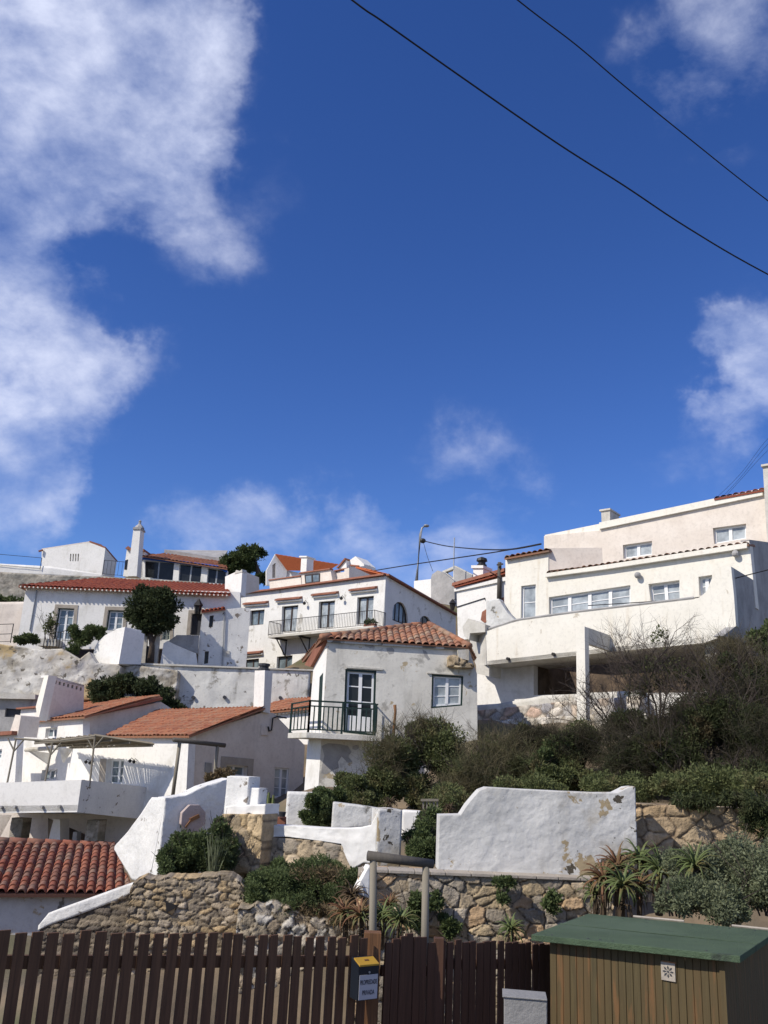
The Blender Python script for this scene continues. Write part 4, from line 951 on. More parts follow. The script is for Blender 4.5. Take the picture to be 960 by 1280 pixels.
# --- small tiled shed roof with pale dentils
p = PL(360, 880, 43, A_); r = thing('tiled_lean_to', 'small lean-to with red tiles and white scalloped eave left of the green balcony', 'lean-to', p.pt(360, 900))
E0, E1 = p.pt(*Z(7, 590, 305)[0], .3), p.pt(*Z(7, 818, 282)[0], .3); R0, R1 = W(*Z(7, 605, 252)[0], 47), W(*Z(7, 830, 218)[0], 44.5)
tiles('roof', E0, E1, R1, R0, 'tile_mid', r, .24, .42, .05, 5); dentils(r, E0 + p.n * .1 - Vector((0, 0, .09)), E1 + p.n * .1 - Vector((0, 0, .09)), .25, .07)
wall(p, Z(7, 600, 312, 830, 288, 830, 520, 600, 460), [], .3).build('wall', 'clean', r)

# ================================================================ lower-left house with walled balcony
p = PL(236, 918, 34, A_); jh = thing('terrace_house', 'white house at lower left with orange roofs and a walled balcony', 'house', p.pt(150, 1010))
wj = [Z(6, 250, 395, 311, 390, 305, 445, 245, 446), Z(6, 230, 622, 314, 618, 306, 677, 222, 677), Z(6, 583, 562, 677, 562, 664, 700, 572, 700)]
wall(p, Z(6, 115, 288, 240, 280, 240, 350, 452, 334, 452, 440, 1030, 436, 1010, 860, 80, 880, 95, 440), wj, .35).build('wall', 'clean', jh)
window(jh, p, wj[0], .15, 2, 1, .06); window(jh, p, wj[1], .18, 3, 1, .06, gm='glass')
window(jh, p, wj[2], .25, 2, 3, .08, gm='glass', name='balcony_door')
mb = MB(); slab(mb, p, Z(6, 548, 560, 582, 562, 571, 692, 540, 690), .02, .02); mb.build('stone_jamb', 'stone_trim', jh)
# main roof + shaded gable
S1 = p.turn(*Z(6, 455, 330)[0], B_)
wall(S1, Z(6, 455, 338, 878, 250, 1000, 328, 1000, 470, 440, 470), [], .3, out=0).build('gable_wall', 'pink', jh)  # shade of the white gable put into a pinkish colour
E0, E1 = p.pt(*Z(6, 180, 352)[0], .25), p.pt(*Z(6, 460, 330)[0], .25); R1 = S1.pt(*Z(6, 878, 234)[0], .15)
R0 = PL(0, 0, 0, A_, o=R1).pt(*Z(6, 470, 264)[0]); R0.z = R1.z
tiles('roof', E0, E1, R1, R0, 'tile_mid', jh, .24, .42, .05, 5)
mb = MB(); a, b_ = S1.pt(*Z(6, 452, 332)[0], .18), S1.pt(*Z(6, 882, 232)[0], .18); mb.beam(a, b_, .12, .12); mb.build('verge', 'brickred', jh)
mb = MB(); slab(mb, p, Z(6, 108, 284, 240, 272, 240, 282, 108, 292), .2, .4); mb.build('roof_edge', 'brickred', jh)
# wing roof + wing gable
S2 = p.turn(236, 918, B_)
win = [Z(7, 360, 590, 478, 602, 474, 660, 360, 650), Z(7, 627, 606, 706, 614, 696, 780, 620, 772)]
wall(S2, Z(7, 158, 436, 575, 303, 620, 312, 790, 488, 775, 800, 775, 860, 120, 800), win, .3).build('wing_gable_wall', 'pink', jh)  # pinkish tone again paints the shade on a white gable
window(jh, S2, win[0], .2, 2, 1, .07, gm='glass'); window(jh, S2, win[1], .06, 2, 3, .07, fm='winwhite', gm='curtain', name='pale_window')
surround(jh, S2, win[0], .3, name='stone_lintel')
E0, E1 = p.pt(*Z(6, 575, 436)[0], .25), p.pt(*Z(6, 1030, 434)[0], .25); R1 = S2.pt(*Z(7, 575, 290)[0], .15); R0 = PL(0, 0, 0, A_, o=R1).pt(*Z(6, 855, 338)[0]); R0.z = R1.z
tiles('wing_roof', E0, E1, R1, R0, 'tile_mid', jh, .24, .42, .05, 5)
mb = MB(); slab(mb, S2, Z(7, 245, 580, 278, 584, 274, 640, 242, 634), .06, .02); mb.build('meter_box', 'greymetal', jh)
mb = MB(); slab(mb, S2, Z(7, 550, 375, 590, 378, 588, 434, 548, 430), .05, .02); mb.build('junction_box', 'pink', jh)
mb = MB(); mb.tube([S2.pt(*z, .08) for z in Z(7, 690, 338, 640, 330, 615, 340, 608, 405, 595, 410, 590, 385)], .035, 5); mb.build('conduit', 'blackiron', jh)
ch = thing('square_chimney', 'tall square white chimney with black cap rising from the orange wing roof', 'chimney', S2.pt(330, 885))
c = [S2.pt(*z) for z in Z(7, 576, 78, 618, 82, 600, 300, 571, 298)]; 
mb = MB(); slab(mb, S2, Z(7, 576, 78, 619, 82, 603, 312, 568, 306), .1, .0); 
q = S2.turn(*Z(7, 576, 78)[0], A_)
mb = MB(); tl = [S2.pt(*z, .12) for z in Z(7, 572, 78, 615, 82)]; bt = [S2.pt(*z, .12) for z in Z(7, 600, 312, 564, 306)]
mb.prism([tl[0], tl[1], bt[0], bt[1]], S2.n * .6); mb.build('stack', 'clean', ch)
cc = (tl[0] + tl[1]) / 2 + S2.n * .3; mb = MB(); mb.lathe(cc, [(.26, 0), (.26, .08), (.20, .10), (.20, .18), (.25, .20), (.25, .30), (.1, .32)], 10); mb.build('cap', 'darkdoor', ch)
# slotted chimney
p3 = PL(*Z(6, 265, 105)[0], 39, B_); r = thing('slotted_chimney', 'broad tapering white chimney with a row of dark slots along its top', 'chimney', p3.pt(75, 880))
sl = [[(x, y) for x, y in Z(6, 276 + i * 23, 126 + i * 6.3, 287 + i * 23, 128 + i * 6.3, 285 + i * 23, 146 + i * 6.3, 274 + i * 23, 144 + i * 6.3)] for i in range(8)]
wall(p3, Z(6, 265, 105, 460, 158, 455, 292, 330, 350, 208, 352, 244, 250), sl, .3).build('front_face', 'pink', r)  # white chimney; mauve shade of this face put into its colour
mb = MB(); 
for h in sl: slab(mb, p3, h, -.18, .25)
mb.build('slots', 'darkdoor', r)
q = p3.turn(*Z(6, 265, 105)[0], A_)
T = [p3.pt(*z) for z in Z(6, 265, 105, 208, 352)]; L_ = [q.pt(*z) for z in Z(6, 240, 112, 195, 276, 205, 352)]
mb = MB(); mb.prism([T[0], L_[0], L_[1], L_[2], T[1]], S1.d * .05 + p3.n * .01 + Vector((.25, .25, 0))); mb.build('side_face', 'cream', r)  # yellowish sunlit tone of the white chimney painted with cream
mb = MB(); mb.prism([T[0], p3.pt(*Z(6, 460, 158)[0]), p3.pt(*Z(6, 460, 158)[0]) + p3.n * .6, T[0] + p3.n * .6], Vector((0, 0, -.1))); mb.build('cap', 'clean', r)
# little flat hut and wall at far left
p = PL(20, 880, 42, 0); r = thing('grey_shed', 'pale grey flat-roofed shed behind the slotted chimney', 'shed', p.pt(20, 915))
wall(p, Z(6, -60, 230, 200, 235, 195, 420, -60, 420), [Z(6, 30, 285, 115, 290, 110, 335, 25, 332)], .3).build('wall', 'greyconc', r)
mb = MB(); slab(mb, p, Z(6, 25, 280, 120, 285, 115, 340, 20, 335), -.15, .25); mb.build('window', 'darkdoor', r)
mb = MB(); slab(mb, p, Z(6, -60, 205, 30, 200, 205, 212, 205, 238, -60, 232), .3, 3.); mb.build('roof', 'conc', r)
p = PL(20, 930, 37.5, A_); r = thing('side_annex', 'white side annex with a red tile edge at the far left', 'annex', p.pt(10, 980))
wall(p, Z(6, -80, 440, 95, 428, 80, 720, -80, 720), [Z(6, -20, 510, 12, 508, 5, 560, -20, 562)], .3).build('wall', 'clean', r)
mb = MB(); slab(mb, p, Z(6, -80, 420, 95, 410, 92, 430, -80, 440), .25, .3); mb.build('roof_edge', 'tile_mid' if 0 else 'brickred', r)
window(r, p, Z(6, -20, 510, 12, 508, 5, 560, -20, 562), .1, 1, 2, .06)
wall(p, Z(6, 55, 412, 84, 320, 115, 326, 95, 440), [], .9).build('chimney', 'pink', r)
# walled balcony
b0 = PL(*Z(6, 445, 675)[0], 33, -12); k = b0.turn(*Z(6, 445, 675)[0], B_)
z_top = 0
fl = [b0.pt(*z) for z in Z(6, -120, 696, 445, 675, 420, 852, -120, 858)]; fr = [k.pt(*z) for z in Z(6, 445, 675, 812, 716, 790, 880, 735, 886, 420, 852)]
mb = MB(); mb.prism(fl, b0.n * .25); mb.build('balcony_wall', 'clean', jh)
mb = MB(); mb.prism(fr, k.n * .25); mb.build('balcony_side_wall', 'butt_white', jh)
mb = MB(); a = [b0.pt(*z) + Vector((0, 0, .25)) for z in Z(6, -120, 858, 420, 852)]; e = k.pt(*Z(6, 790, 880)[0]) + Vector((0, 0, .2)); e.z = a[1].z
mb.prism([a[0], a[1], e, e - Vector((10, -6, 0)), a[0] + Vector((0, 9, 0))], Vector((0, 0, -.2))); mb.build('balcony_floor', 'clean', jh)
for x, y in Z(6, 12, 824, 86, 822, 234, 822, 330, 820): mb = MB(); c = b0.pt(x, y); mb.tube([c - b0.n * .12 , c + b0.n * .05], .055, 8); mb.build('drain_spout', 'greyconc', jh)
# undercroft: back wall, piers
u = PL(*Z(9, 300, 150)[0], 36.5, -15); 
wall(u, Z(9, -60, 60, 720, 80, 720, 300, -60, 300), [Z(9, -60, 70, 60, 75, 110, 80, 240, 90, 240, 230, -60, 230)], .3).build('undercroft_wall', 'pink', jh)
u2 = u.back(-1.4); mb = MB(); slab(mb, u2, Z(9, 268, 95, 300, 98, 300, 240, 232, 240), 0, .6); mb.build('white_pier', 'clean', jh)
for q_ in (Z(9, 60, 88, 120, 92, 95, 240, 42, 240), Z(9, 438, 100, 500, 100, 480, 235, 426, 235)):
    o = relief('stone_pier', u2.back(-.1), [q_[0], q_[1]], [q_[3], q_[2]], .5, .05, 'stone', 'stone', .03, (.5, .25), [(.26, .24, .2), (.33, .3, .26)], (.15, .13, .1), parent=jh, seed=3)
mb = MB(); slab(mb, u2, Z(9, 365, 160, 385, 160, 380, 235, 358, 235), 0, .3); mb.build('dark_post', 'greyconc', jh)
bush('undercroft_shrub', 'dark green hedge seen through the opening under the walled balcony', 'hedge', [pb(5, 1030, 38.5, 14, 12, 1), pb(45, 1032, 39, 16, 10, 1)], 5000, .14, 'leaf_green', 51, stems=1)
# pergola over the balcony
r = thing('reed_pergola', 'slender metal pergola with a reed canopy over the walled balcony', 'pergola', k.pt(100, 990))
pp = b0.back(.35)
for t_, b_ in ((Z(6, 88, 452)[0], Z(6, 38, 700)[0]), (Z(6, 288, 470)[0], Z(6, 243, 700)[0]), (Z(6, 518, 440)[0], Z(6, 488, 710)[0])):
    a, c = pp.pt(*t_), pp.pt(*b_); mb = MB(); mb.tube([c, a], .036, 7)
    for s_ in (-1, 1): mb.tube([a - Vector((0, 0, .45)), a + pp.d * .35 * s_], .03, 5)
    mb.build('post', 'timber', r)
mb = MB(); mb.tube([pp.pt(*Z(6, 80, 450)[0]), pp.pt(*Z(6, 300, 466)[0]), pp.pt(*Z(6, 520, 436)[0])], .045, 6); mb.build('beam', 'timber', r)
wp = PL(236, 918, 34, A_)
c = [pp.pt(*Z(6, 290, 460)[0]), pp.pt(*Z(6, 520, 432)[0]), wp.pt(*Z(6, 840, 470)[0], .3), wp.pt(*Z(6, 640, 478)[0], .05), wp.pt(*Z(6, 385, 482)[0], .05)]
c = [pp.pt(*Z(6, 190, 466)[0]), pp.pt(*Z(6, 515, 434)[0]), wp.pt(*Z(6, 842, 480)[0], .9), wp.pt(*Z(6, 385, 492)[0], .3)]
mb = MB(); rg = random.Random(5)
for i in range(70):
    t_ = i / 69; mb.tube([c[0].lerp(c[1], t_) + Vector((0, 0, rg.uniform(-.03, .04))), c[3].lerp(c[2], t_) + Vector((0, 0, rg.uniform(-.03, .04)))], .035, 4)
mb.build('reed_canopy', 'reed', r)
mb = MB()
for t_ in (.0, .3, .6, .97): mb.beam(c[0].lerp(c[3], t_) - Vector((0, 0, .07)), c[1].lerp(c[2], t_) - Vector((0, 0, .07)), .06, .08)
mb.build('rafters', 'timber', r)
r = thing('folded_awning', 'folded pale awning on the wall beneath the reed pergola', 'awning', wp.pt(50, 940))
a, b_ = wp.pt(*Z(6, 140, 512)[0], .9), wp.pt(*Z(6, 322, 500)[0], .5); mb = MB(); mb.tube([a, b_], .09, 8); mb.build('roller', 'conc', r)
mb = MB(); mb.prism([a, a + Vector((.9, .3, -.55)), a + Vector((1., .4, -.1))], Vector((.05, .05, 0))); mb.build('cloth', 'conc', r); mb = MB(); mb.prism([b_, b_ + Vector((.5, .2, .0)), b_ + Vector((.2, .1, -.6))], Vector((.05, .05, 0))); mb.build('cloth', 'conc', r)
for x, y in Z(6, 490, 572, 730, 566): walllamp(jh, wp, x, y, .6); walllamp(jh, wp, x + 5, y + 1, .6)

# --- rustic post frame by the wing gable
p = PL(*Z(7, 100, 470)[0], 30, 40); r = thing('post_frame', 'grey timber frame of two round posts and a beam before the shaded gable', 'post frame', p.pt(216, 996))
for t_, b_ in ((Z(7, 108, 468)[0], Z(7, 66, 790)[0]), (Z(7, 314, 492)[0], Z(7, 282, 800)[0])):
    mb = MB(); mb.tube([p.pt(*b_), p.pt(*t_)], .062, 8); mb.build('post', 'timber', r, True)
mb = MB(); mb.tube([p.pt(*Z(7, 74, 456)[0]), p.pt(*Z(7, 354, 488)[0])], .078, 10); mb.build('beam', 'timber_dk', r, True)
bush('rusty_shrub', 'reddish brown dry shrub under the shaded stone-trimmed window', 'shrub', [pb(278, 968, 29, 13, 7, .5), pb(262, 974, 29, 8, 6, .4)], 2600, .08, 'leaf_dry', 61, stems=2)
# ================================================================ small houses and poles on the ridge, centre right
p = PL(570, 740, 50, A_); r = thing('small_white_house', 'small white house with a red tile edge between the arched-window gable and the cream house', 'house', p.pt(600, 775))
wall(p, Z(4, 203, 385, 460, 325, 460, 620, 210, 640), [], .3).build('wall', 'clean', r)
eave(r, p, Z(4, 190, 374, 450, 300), .2, .25); mb = MB(); slab(mb, p, Z(4, 195, 385, 455, 325, 455, 345, 197, 400), .12, 0); mb.build('cornice', 'clean', r)
E0, E1 = p.pt(*Z(4, 190, 372)[0], .25), p.pt(*Z(4, 450, 300)[0], .25); tiles('roof', E0, E1, E1 + p.n * 4 + Vector((0, 0, .9)), E0 + p.n * 4 + Vector((0, 0, .9)), 'tile_red', r, .25, .42, .05, 4)
mb = MB(); slab(mb, p, Z(4, 325, 540, 332, 500, 440, 425, 440, 470, 345, 555), .04, .02); mb.build('exposed_brick', 'tile_mid' if 0 else 'brickred', r)
mb = MB(); mb.tube([p.pt(*Z(4, 203, 475)[0], .04), p.pt(*Z(4, 345, 430)[0], .04), p.pt(*Z(4, 345, 440)[0], .04)], .025, 5); mb.build('cable', 'cable', r)
q = p.back(1.2); c = thing('cowled_chimney', 'small white chimney with a black metal cowl on the small house', 'chimney', q.pt(597, 725))
mb = MB(); slab(mb, q, Z(4, 286, 280, 336, 280, 333, 345, 286, 350), 0, .9); slab(mb, q, Z(4, 280, 268, 340, 268, 340, 282, 280, 282), .1, 1.); mb.build('stack', 'clean', c)
k = q.pt(*Z(4, 310, 266)[0]) + q.n * .45; mb = MB(); mb.lathe(k, [(.3, 0), (.3, .12), (.22, .14), (.22, .3), (.34, .34), (.3, .5), (.05, .6)], 10); mb.build('cowl', 'blackiron', c)
p = PL(560, 730, 60, A_); r = thing('grey_block_house', 'grey unrendered block house with broken parapets behind the small white house', 'house', p.pt(550, 750))
wall(p, Z(4, 75, 330, 80, 312, 108, 292, 135, 300, 190, 345, 195, 470, 75, 450), [], .3).build('wall', 'greyconc', r)
q = p.back(3); wall(q, Z(4, 130, 296, 195, 268, 282, 312, 282, 360, 190, 380, 180, 330), [Z(4, 145, 300, 186, 285, 186, 330, 180, 328)], .4).build('tower_wall', 'conc', r)
mb = MB(); slab(mb, q, Z(4, 188, 270, 282, 315, 282, 350, 192, 378), .02, .05); mb.build('tower_side', 'greyconc', r)
wall(p.back(2), Z(4, -10, 345, 75, 335, 75, 480, -10, 430), [], .3).build('low_wall', 'clean', r)
r = thing('street_lamp', 'street lamp with a short curved arm on the ridge', 'street lamp', W(520, 730, 74))
mb = MB(); mb.tube([W(520, 735, 74), W(525.5, 668, 74), W(527.5, 660, 74), W(532, 657, 74)], [.17, .12, .08, .06], 8); mb.build('pole', 'greymetal', r, True)
mb = MB(); mb.ball(W(533, 657.3, 74), .26, 6, .5); mb.build('lamp_head', 'greymetal', r); mb = MB(); mb.ball(W(528.5, 676, 74), .28, 6, .8); mb.build('cable_bracket', 'blackiron', r)
r = MB(); r.tube([W(567, 712, 62), W(568, 672, 62)], .045, 6); tagit(r.build('antenna_mast', 'greymetal'), 'thin bare mast behind the grey block house', 'mast')
r = thing('wooden_pole', 'dark wooden utility pole rising beside the small white house', 'utility pole', W(624, 750, 48))
mb = MB(); mb.tube([W(624, 752, 48), W(624.5, 703, 48)], [.14, .11], 8); mb.build('pole', 'timber_dk', r, True)
mb = MB(); mb.beam(W(621, 706, 47.8), W(629, 705, 47.8), .08, .08); mb.build('crossarm', 'timber_dk', r)
ln = thing('wall_lantern', 'iron lantern on the corner by the small white house', 'lantern', W(565, 760, 52)); c = W(565.5, 763, 52); mb = MB(); mb.lathe(c, [(.1, 0), (.19, .4), (.24, .42), (.1, .62), (.02, .7)], 6); mb.tube([c + Vector((0, 0, .6)), c + Vector((.2, .2, .75)), c + Vector((.6, .6, .6))], .03, 5); mb.build('lantern', 'blackiron', ln)
# ================================================================ right-hand cream house
F0 = PL(632, 750, 36, A_); PF = PL(607, 800, 33.5, A_); U = PL(751, 660, 39.5, A_)
rh = thing('cream_house', 'cream two-storey house with terrace parapet and white windows on the right', 'house', F0.pt(800, 860))
hw = [Z(4, 526, 370, 599, 361, 599, 532, 523, 537), Z(5, -136, 706, 272, 645, 272, 745, -136, 805), Z(5, 362, 640, 517, 620, 520, 718, 375, 738), Z(5, 612, 604, 680, 594, 684, 690, 616, 700)]
wall(F0, Z(4, 447, 236, 662, 190, 662, 300, 960, 258) + Z(5, 865, 425, 868, 440, 900, 760, 0, 860) + Z(4, 447, 560), hw, .4).build('wall', 'cream', rh)
window(rh, F0, hw[0], .12, 1, 2, .08, gm='curtain'); window(rh, F0, hw[1], .14, 4, 2, .09, gm='curtain', name='wide_window'); window(rh, F0, hw[2], .2, 2, 2, .08, gm='curtain'); window(rh, F0, hw[3], .2, 2, 2, .08, gm='curtain')
# upper storey
uw = [Z(5, 234, 445, 380, 424, 380, 492, 236, 514), Z(5, 684, 360, 850, 338, 850, 412, 690, 440)]
wall(U, Z(5, 122, 336, 690, 216, 937, 166, 965, 162, 965, 470, 0, 600, -160, 600, -160, 400, 122, 372), uw, .4).build('upper_wall', 'pink', rh)
for w in uw: window(rh, U, w, .18, 2, 1, .09, gm='curtain', name='upper_window')
mb = MB(); slab(mb, U, Z(5, 122, 336, 937, 166, 937, 200, 122, 368), .14, .02); mb.build('cornice', 'cream', rh)
mb = MB(); slab(mb, U.back(.25), Z(4, 650, 118, 925, 62, 925, 96, 655, 152), .14, .1); mb.build('cornice', 'cream', rh)
wall(U.back(.3), Z(4, 655, 120, 930, 64, 935, 280, 655, 290), [], .3).build('upper_wall', 'clean', rh)
q = U.turn(*Z(4, 655, 120)[0], B_)
mb = MB(); mb.prism([U.back(.3).pt(*Z(4, 655, 120)[0]), U.back(.3).pt(*Z(4, 655, 290)[0]), U.back(.3).pt(*Z(4, 655, 290)[0]) + U.n * 6, U.back(.3).pt(*Z(4, 655, 120)[0]) + U.n * 6], U.d * .3); mb.build('upper_end_wall', 'cream', rh)
E0, E1 = U.pt(*Z(5, 690, 212)[0], .2), U.pt(*Z(5, 940, 166)[0], .2); tiles('upper_roof', E0, E1, E1 + U.n * 3 + Vector((0, 0, .8)), E0 + U.n * 3 + Vector((0, 0, .8)), 'tile_red', rh, .26, .4, .06, 5)
c = thing('square_vent_chimney', 'low concrete chimney with a flat slab on the cream house parapet', 'chimney', U.pt(757, 652))
mb = MB(); a = U.back(.4); slab(mb, a, Z(5, 126, 276, 170, 268, 170, 325, 128, 335), 0, 1.1); mb.build('stack', 'conc', c); mb = MB(); slab(mb, a, Z(5, 120, 270, 174, 262, 174, 270, 120, 278), .08, 1.2); mb.build('slab', 'conc', c)
c = thing('corner_tower', 'plain pale tower block at the right edge of the photo', 'tower', U.pt(958, 700)); a = U.back(-.6); mb = MB(); slab(mb, a, Z(5, 934, 52, 1100, 25, 1100, 600, 965, 600), 0, 3); mb.build('wall', 'conc', c); mb = MB(); slab(mb, a, Z(5, 928, 46, 1105, 18, 1105, 28, 928, 56), .1, 3.1); mb.build('coping', 'conc', c)
# mauve recess wall behind the flat part of the roof
mb = MB(); a = F0.pt(*Z(4, 664, 181)[0]); M2 = PL(0, 0, 0, -6, o=a + F0.n * .05)
slab(mb, M2, Z(4, 665, 181, 930, 178, 935, 262, 664, 292), 0, .25); mb.build('recess_wall', 'pink', rh)
# tile edges
def tiled_edge(root, pl, a, b_, back=1.0, rise=.28, mt='tile_old', out=.2, pitch=.26):
    E0, E1 = pl.pt(*a, out), pl.pt(*b_, out); up_ = Vector((0, 0, rise)); return tiles('tile_edge', E0, E1, E1 + pl.n * back + up_, E0 + pl.n * back + up_, mt, root, pitch, .4, .07, 6)
tiled_edge(rh, F0, Z(4, 441, 228)[0], Z(4, 663, 188)[0], 1.2, .2); tiled_edge(rh, F0, Z(4, 650, 308)[0], Z(5, 862, 436)[0], .9, .15)
mb = MB(); slab(mb, F0, Z(4, 655, 312, 960, 268) + Z(5, 862, 440, 862, 465) + Z(4, 960, 290, 655, 330), .2, .0); mb.build('cornice', 'cream', rh)
mb = MB(); mb.prism([F0.pt(*Z(4, 450, 222)[0]) + F0.n, F0.pt(*Z(4, 660, 185)[0]) + F0.n, F0.pt(*Z(4, 660, 185)[0]) + F0.n * 6, F0.pt(*Z(4, 450, 222)[0]) + F0.n * 6], Vector((0, 0, .1)))
mb.prism([F0.pt(*Z(4, 665, 300)[0]) + F0.n * .6, F0.pt(*Z(5, 862, 432)[0]) + F0.n * .6, F0.pt(*Z(5, 862, 432)[0]) + F0.n * 3.6, F0.pt(*Z(4, 665, 300)[0]) + F0.n * 3.6], Vector((0, 0, .06))); mb.build('flat_roof', 'conc', rh)
# right dark end wall
e = F0.turn(*Z(5, 866, 422)[0], B_); wall(e, Z(5, 866, 418, 1100, 450, 1100, 1000, 905, 1000, 886, 620), [], .3).build('end_wall', 'greyconc', rh)  # shade on the side facing right put into a dark grey colour
for x, y in Z(5, 308, 596, 797, 488): mb = MB(); mb.ball(F0.pt(x, y, .15), .13, 6); mb.build('wall_light', 'greyconc', rh)
# terrace parapet
pp_ = Z(4, 350, 597, 500, 548) + Z(5, 0, 787, 590, 718, 618, 706, 650, 680, 672, 630, 690, 585, 710, 562, 735, 551, 775, 553, 790, 700, 800, 850, 735, 900, 640, 935) + Z(4, 800, 715, 350, 765)
wall(PF, pp_, [], .3).build('terrace_parapet', 'cream', rh)
e2 = PF.turn(*Z(5, 775, 553)[0], B_); wall(e2, Z(5, 776, 553, 890, 622, 930, 790, 935, 960, 735, 900, 800, 850), [], .3).build('terrace_end_wall', 'greyconc', rh)  # shaded return of the cream parapet, its shade painted grey
q = PF.turn(*Z(4, 350, 600)[0], -78); wall(q, Z(4, 350, 598, 270, 606, 270, 690, 300, 765, 350, 765), [], .25).build('parapet_end', 'conc', rh)
mb = MB(); a, b_ = PF.pt(*Z(4, 352, 765)[0]), PF.pt(*Z(5, 640, 930)[0]); mb.prism([a, b_, b_ + PF.n * 2.6, a + PF.n * 2.6], Vector((0, 0, .15))); mb.build('terrace_slab', 'conc', rh)
mb = MB(); mb.tube([PF.pt(*z, -.12) + Vector((0, 0, .05)) for z in Z(4, 350, 596, 500, 547) + Z(5, 0, 786, 590, 717)], .05, 5); mb.build('parapet_coping', 'greyconc', rh)
for x, y in Z(4, 465, 735, 692, 712): mb = MB(); c = PF.pt(x, y); mb.tube([c - PF.n * .14, c + PF.n * .05], .06, 7); mb.build('drain_spout', 'blackiron', rh)
mb = MB(); slab(mb, PF.back(.1), Z(4, 300, 762, 366, 766, 365, 822, 302, 808), .0, .9); mb.build('corbel', 'conc', rh)
LW = PF.back(1.3); OPN = Z(4, 588, 752) + Z(13, 640, 186) + Z(13, 640, 420) + Z(4, 588, 916)
wall(LW, Z(4, 302, 760, 570, 740) + Z(13, 720, 150, 720, 600) + Z(4, 300, 1040), [OPN], .35).build('lower_wall', 'clean', rh)
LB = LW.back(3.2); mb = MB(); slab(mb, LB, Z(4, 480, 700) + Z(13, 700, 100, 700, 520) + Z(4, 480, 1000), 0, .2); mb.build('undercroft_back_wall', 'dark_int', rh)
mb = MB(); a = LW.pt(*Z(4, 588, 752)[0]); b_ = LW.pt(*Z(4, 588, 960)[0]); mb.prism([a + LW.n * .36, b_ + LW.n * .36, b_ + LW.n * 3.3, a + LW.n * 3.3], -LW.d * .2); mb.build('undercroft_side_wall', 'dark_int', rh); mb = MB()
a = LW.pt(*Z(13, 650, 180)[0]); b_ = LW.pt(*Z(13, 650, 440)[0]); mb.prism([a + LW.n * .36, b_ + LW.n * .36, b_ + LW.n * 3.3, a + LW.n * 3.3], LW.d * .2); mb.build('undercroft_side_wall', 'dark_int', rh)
l = thing('wooden_ladder', 'ladder leaning inside the dark undercroft of the cream house', 'ladder', LW.pt(674, 868)); mb = MB(); a = LW.back(.9)
A0, A1, B0, B1 = a.pt(*Z(4, 622, 905)[0]), a.pt(*Z(4, 608, 768)[0]), a.pt(*Z(4, 640, 905)[0]), a.pt(*Z(4, 625, 768)[0])
for s0, s1 in ((A0, A1), (B0, B1)): mb.tube([s0, s1], .028, 5)
mb.build('rail', 'greymetal', l); mb = MB()
for i in range(12): t_ = (i + .5) / 12; mb.tube([A0.lerp(A1, t_), B0.lerp(B1, t_)], .02, 5)
mb.build('rung', 'greymetal', l)
mb = MB(); slab(mb, PF.back(.35), Z(13, 640, 130, 708, 128, 712, 310, 650, 270), 0, .4); mb.build('pier', 'cream', rh)
# broken stub wall at the terrace corner
o = relief('broken_wall', PF.back(.3), Z(4, 352, 442, 390, 436, 414, 434, 436, 470, 460, 505, 500, 545), Z(4, 350, 600, 500, 560), .3, .06, 'plaster', 'flaky', .04, seed=15); tagit(o, 'broken flaking stub wall at the left corner of the cream terrace', 'wall')
mb = MB(); a = PF.back(-.1); slab(mb, a, Z(4, 232, 575, 262, 532, 345, 562, 345, 600, 270, 606, 265, 640, 240, 620), .0, 1.4); o = mb.build('stepped_wall', 'conc'); tagit(o, 'stepped pale garden wall between the tiled roof and the cream terrace', 'wall')
# front column + beam
cp_ = PL(725, 800, 28.8, A_); c = thing('pergola_column', 'freestanding square white column with a beam in front of the cream terrace', 'column', cp_.pt(725, 885))
P = [cp_.pt(*z) for z in Z(12, 640, 94, 683, 92, 690, 560, 645, 560)]; mb = MB(); mb.prism(P, cp_.n * .32); mb.build('column', 'cream', c)
mb = MB(); P = [cp_.pt(*z) for z in Z(12, 662, 93, 683, 92, 686, 190, 664, 190)]; mb.prism([P[0] + cp_.n * .32 + Vector((0, 0, 0)), P[1] + cp_.n * .32, P[1] + cp_.n * .32 - Vector((0, 0, .55)), P[0] + cp_.n * .32 - Vector((0, 0, .55))], cp_.n * 2.6); mb.build('beam', 'conc', c)
# low parapet and stone-faced wall below
G = PL(640, 880, 32.4, A_)
o = relief('low_white_parapet', G.back(.1), Z(12, -60, 520, 0, 500, 80, 490, 250, 478, 415, 450, 480, 436, 640, 430, 700, 424, 960, 412), Z(12, -60, 560, 640, 480, 960, 470), .3, .12, 'plaster', 'conc', .03, seed=5); tagit(o, 'low white parapet running under the dark undercroft opening', 'wall')
r = thing('stone_faced_wall', 'garden wall faced with pink, cream and grey stones below the cream house', 'wall', G.pt(640, 915))
relief('faced_band', G, Z(12, -60, 540, 0, 522, 150, 512, 640, 462, 960, 440), Z(12, -60, 600, 0, 590, 130, 570, 640, 540, 960, 520), .4, .045, 'stone', 'stone', .05, (.42, .36), [(.55, .45, .36), (.60, .53, .44), (.34, .33, .34), (.52, .38, .30), (.62, .57, .50), (.42, .40, .38)], (.22, .19, .16), seed=21, parent=r, joint=.3)
relief('rubble_base', G, Z(12, -60, 590, 0, 588, 130, 568, 640, 538, 960, 518), Z(12, -60, 760, 640, 760, 960, 720), .4, .09, 'stone', 'stone', .09, (.6, .5), [(.55, .50, .42), (.46, .41, .33), (.60, .56, .50)], (.20, .165, .12), seed=22, parent=r, out=.04, joint=.22)

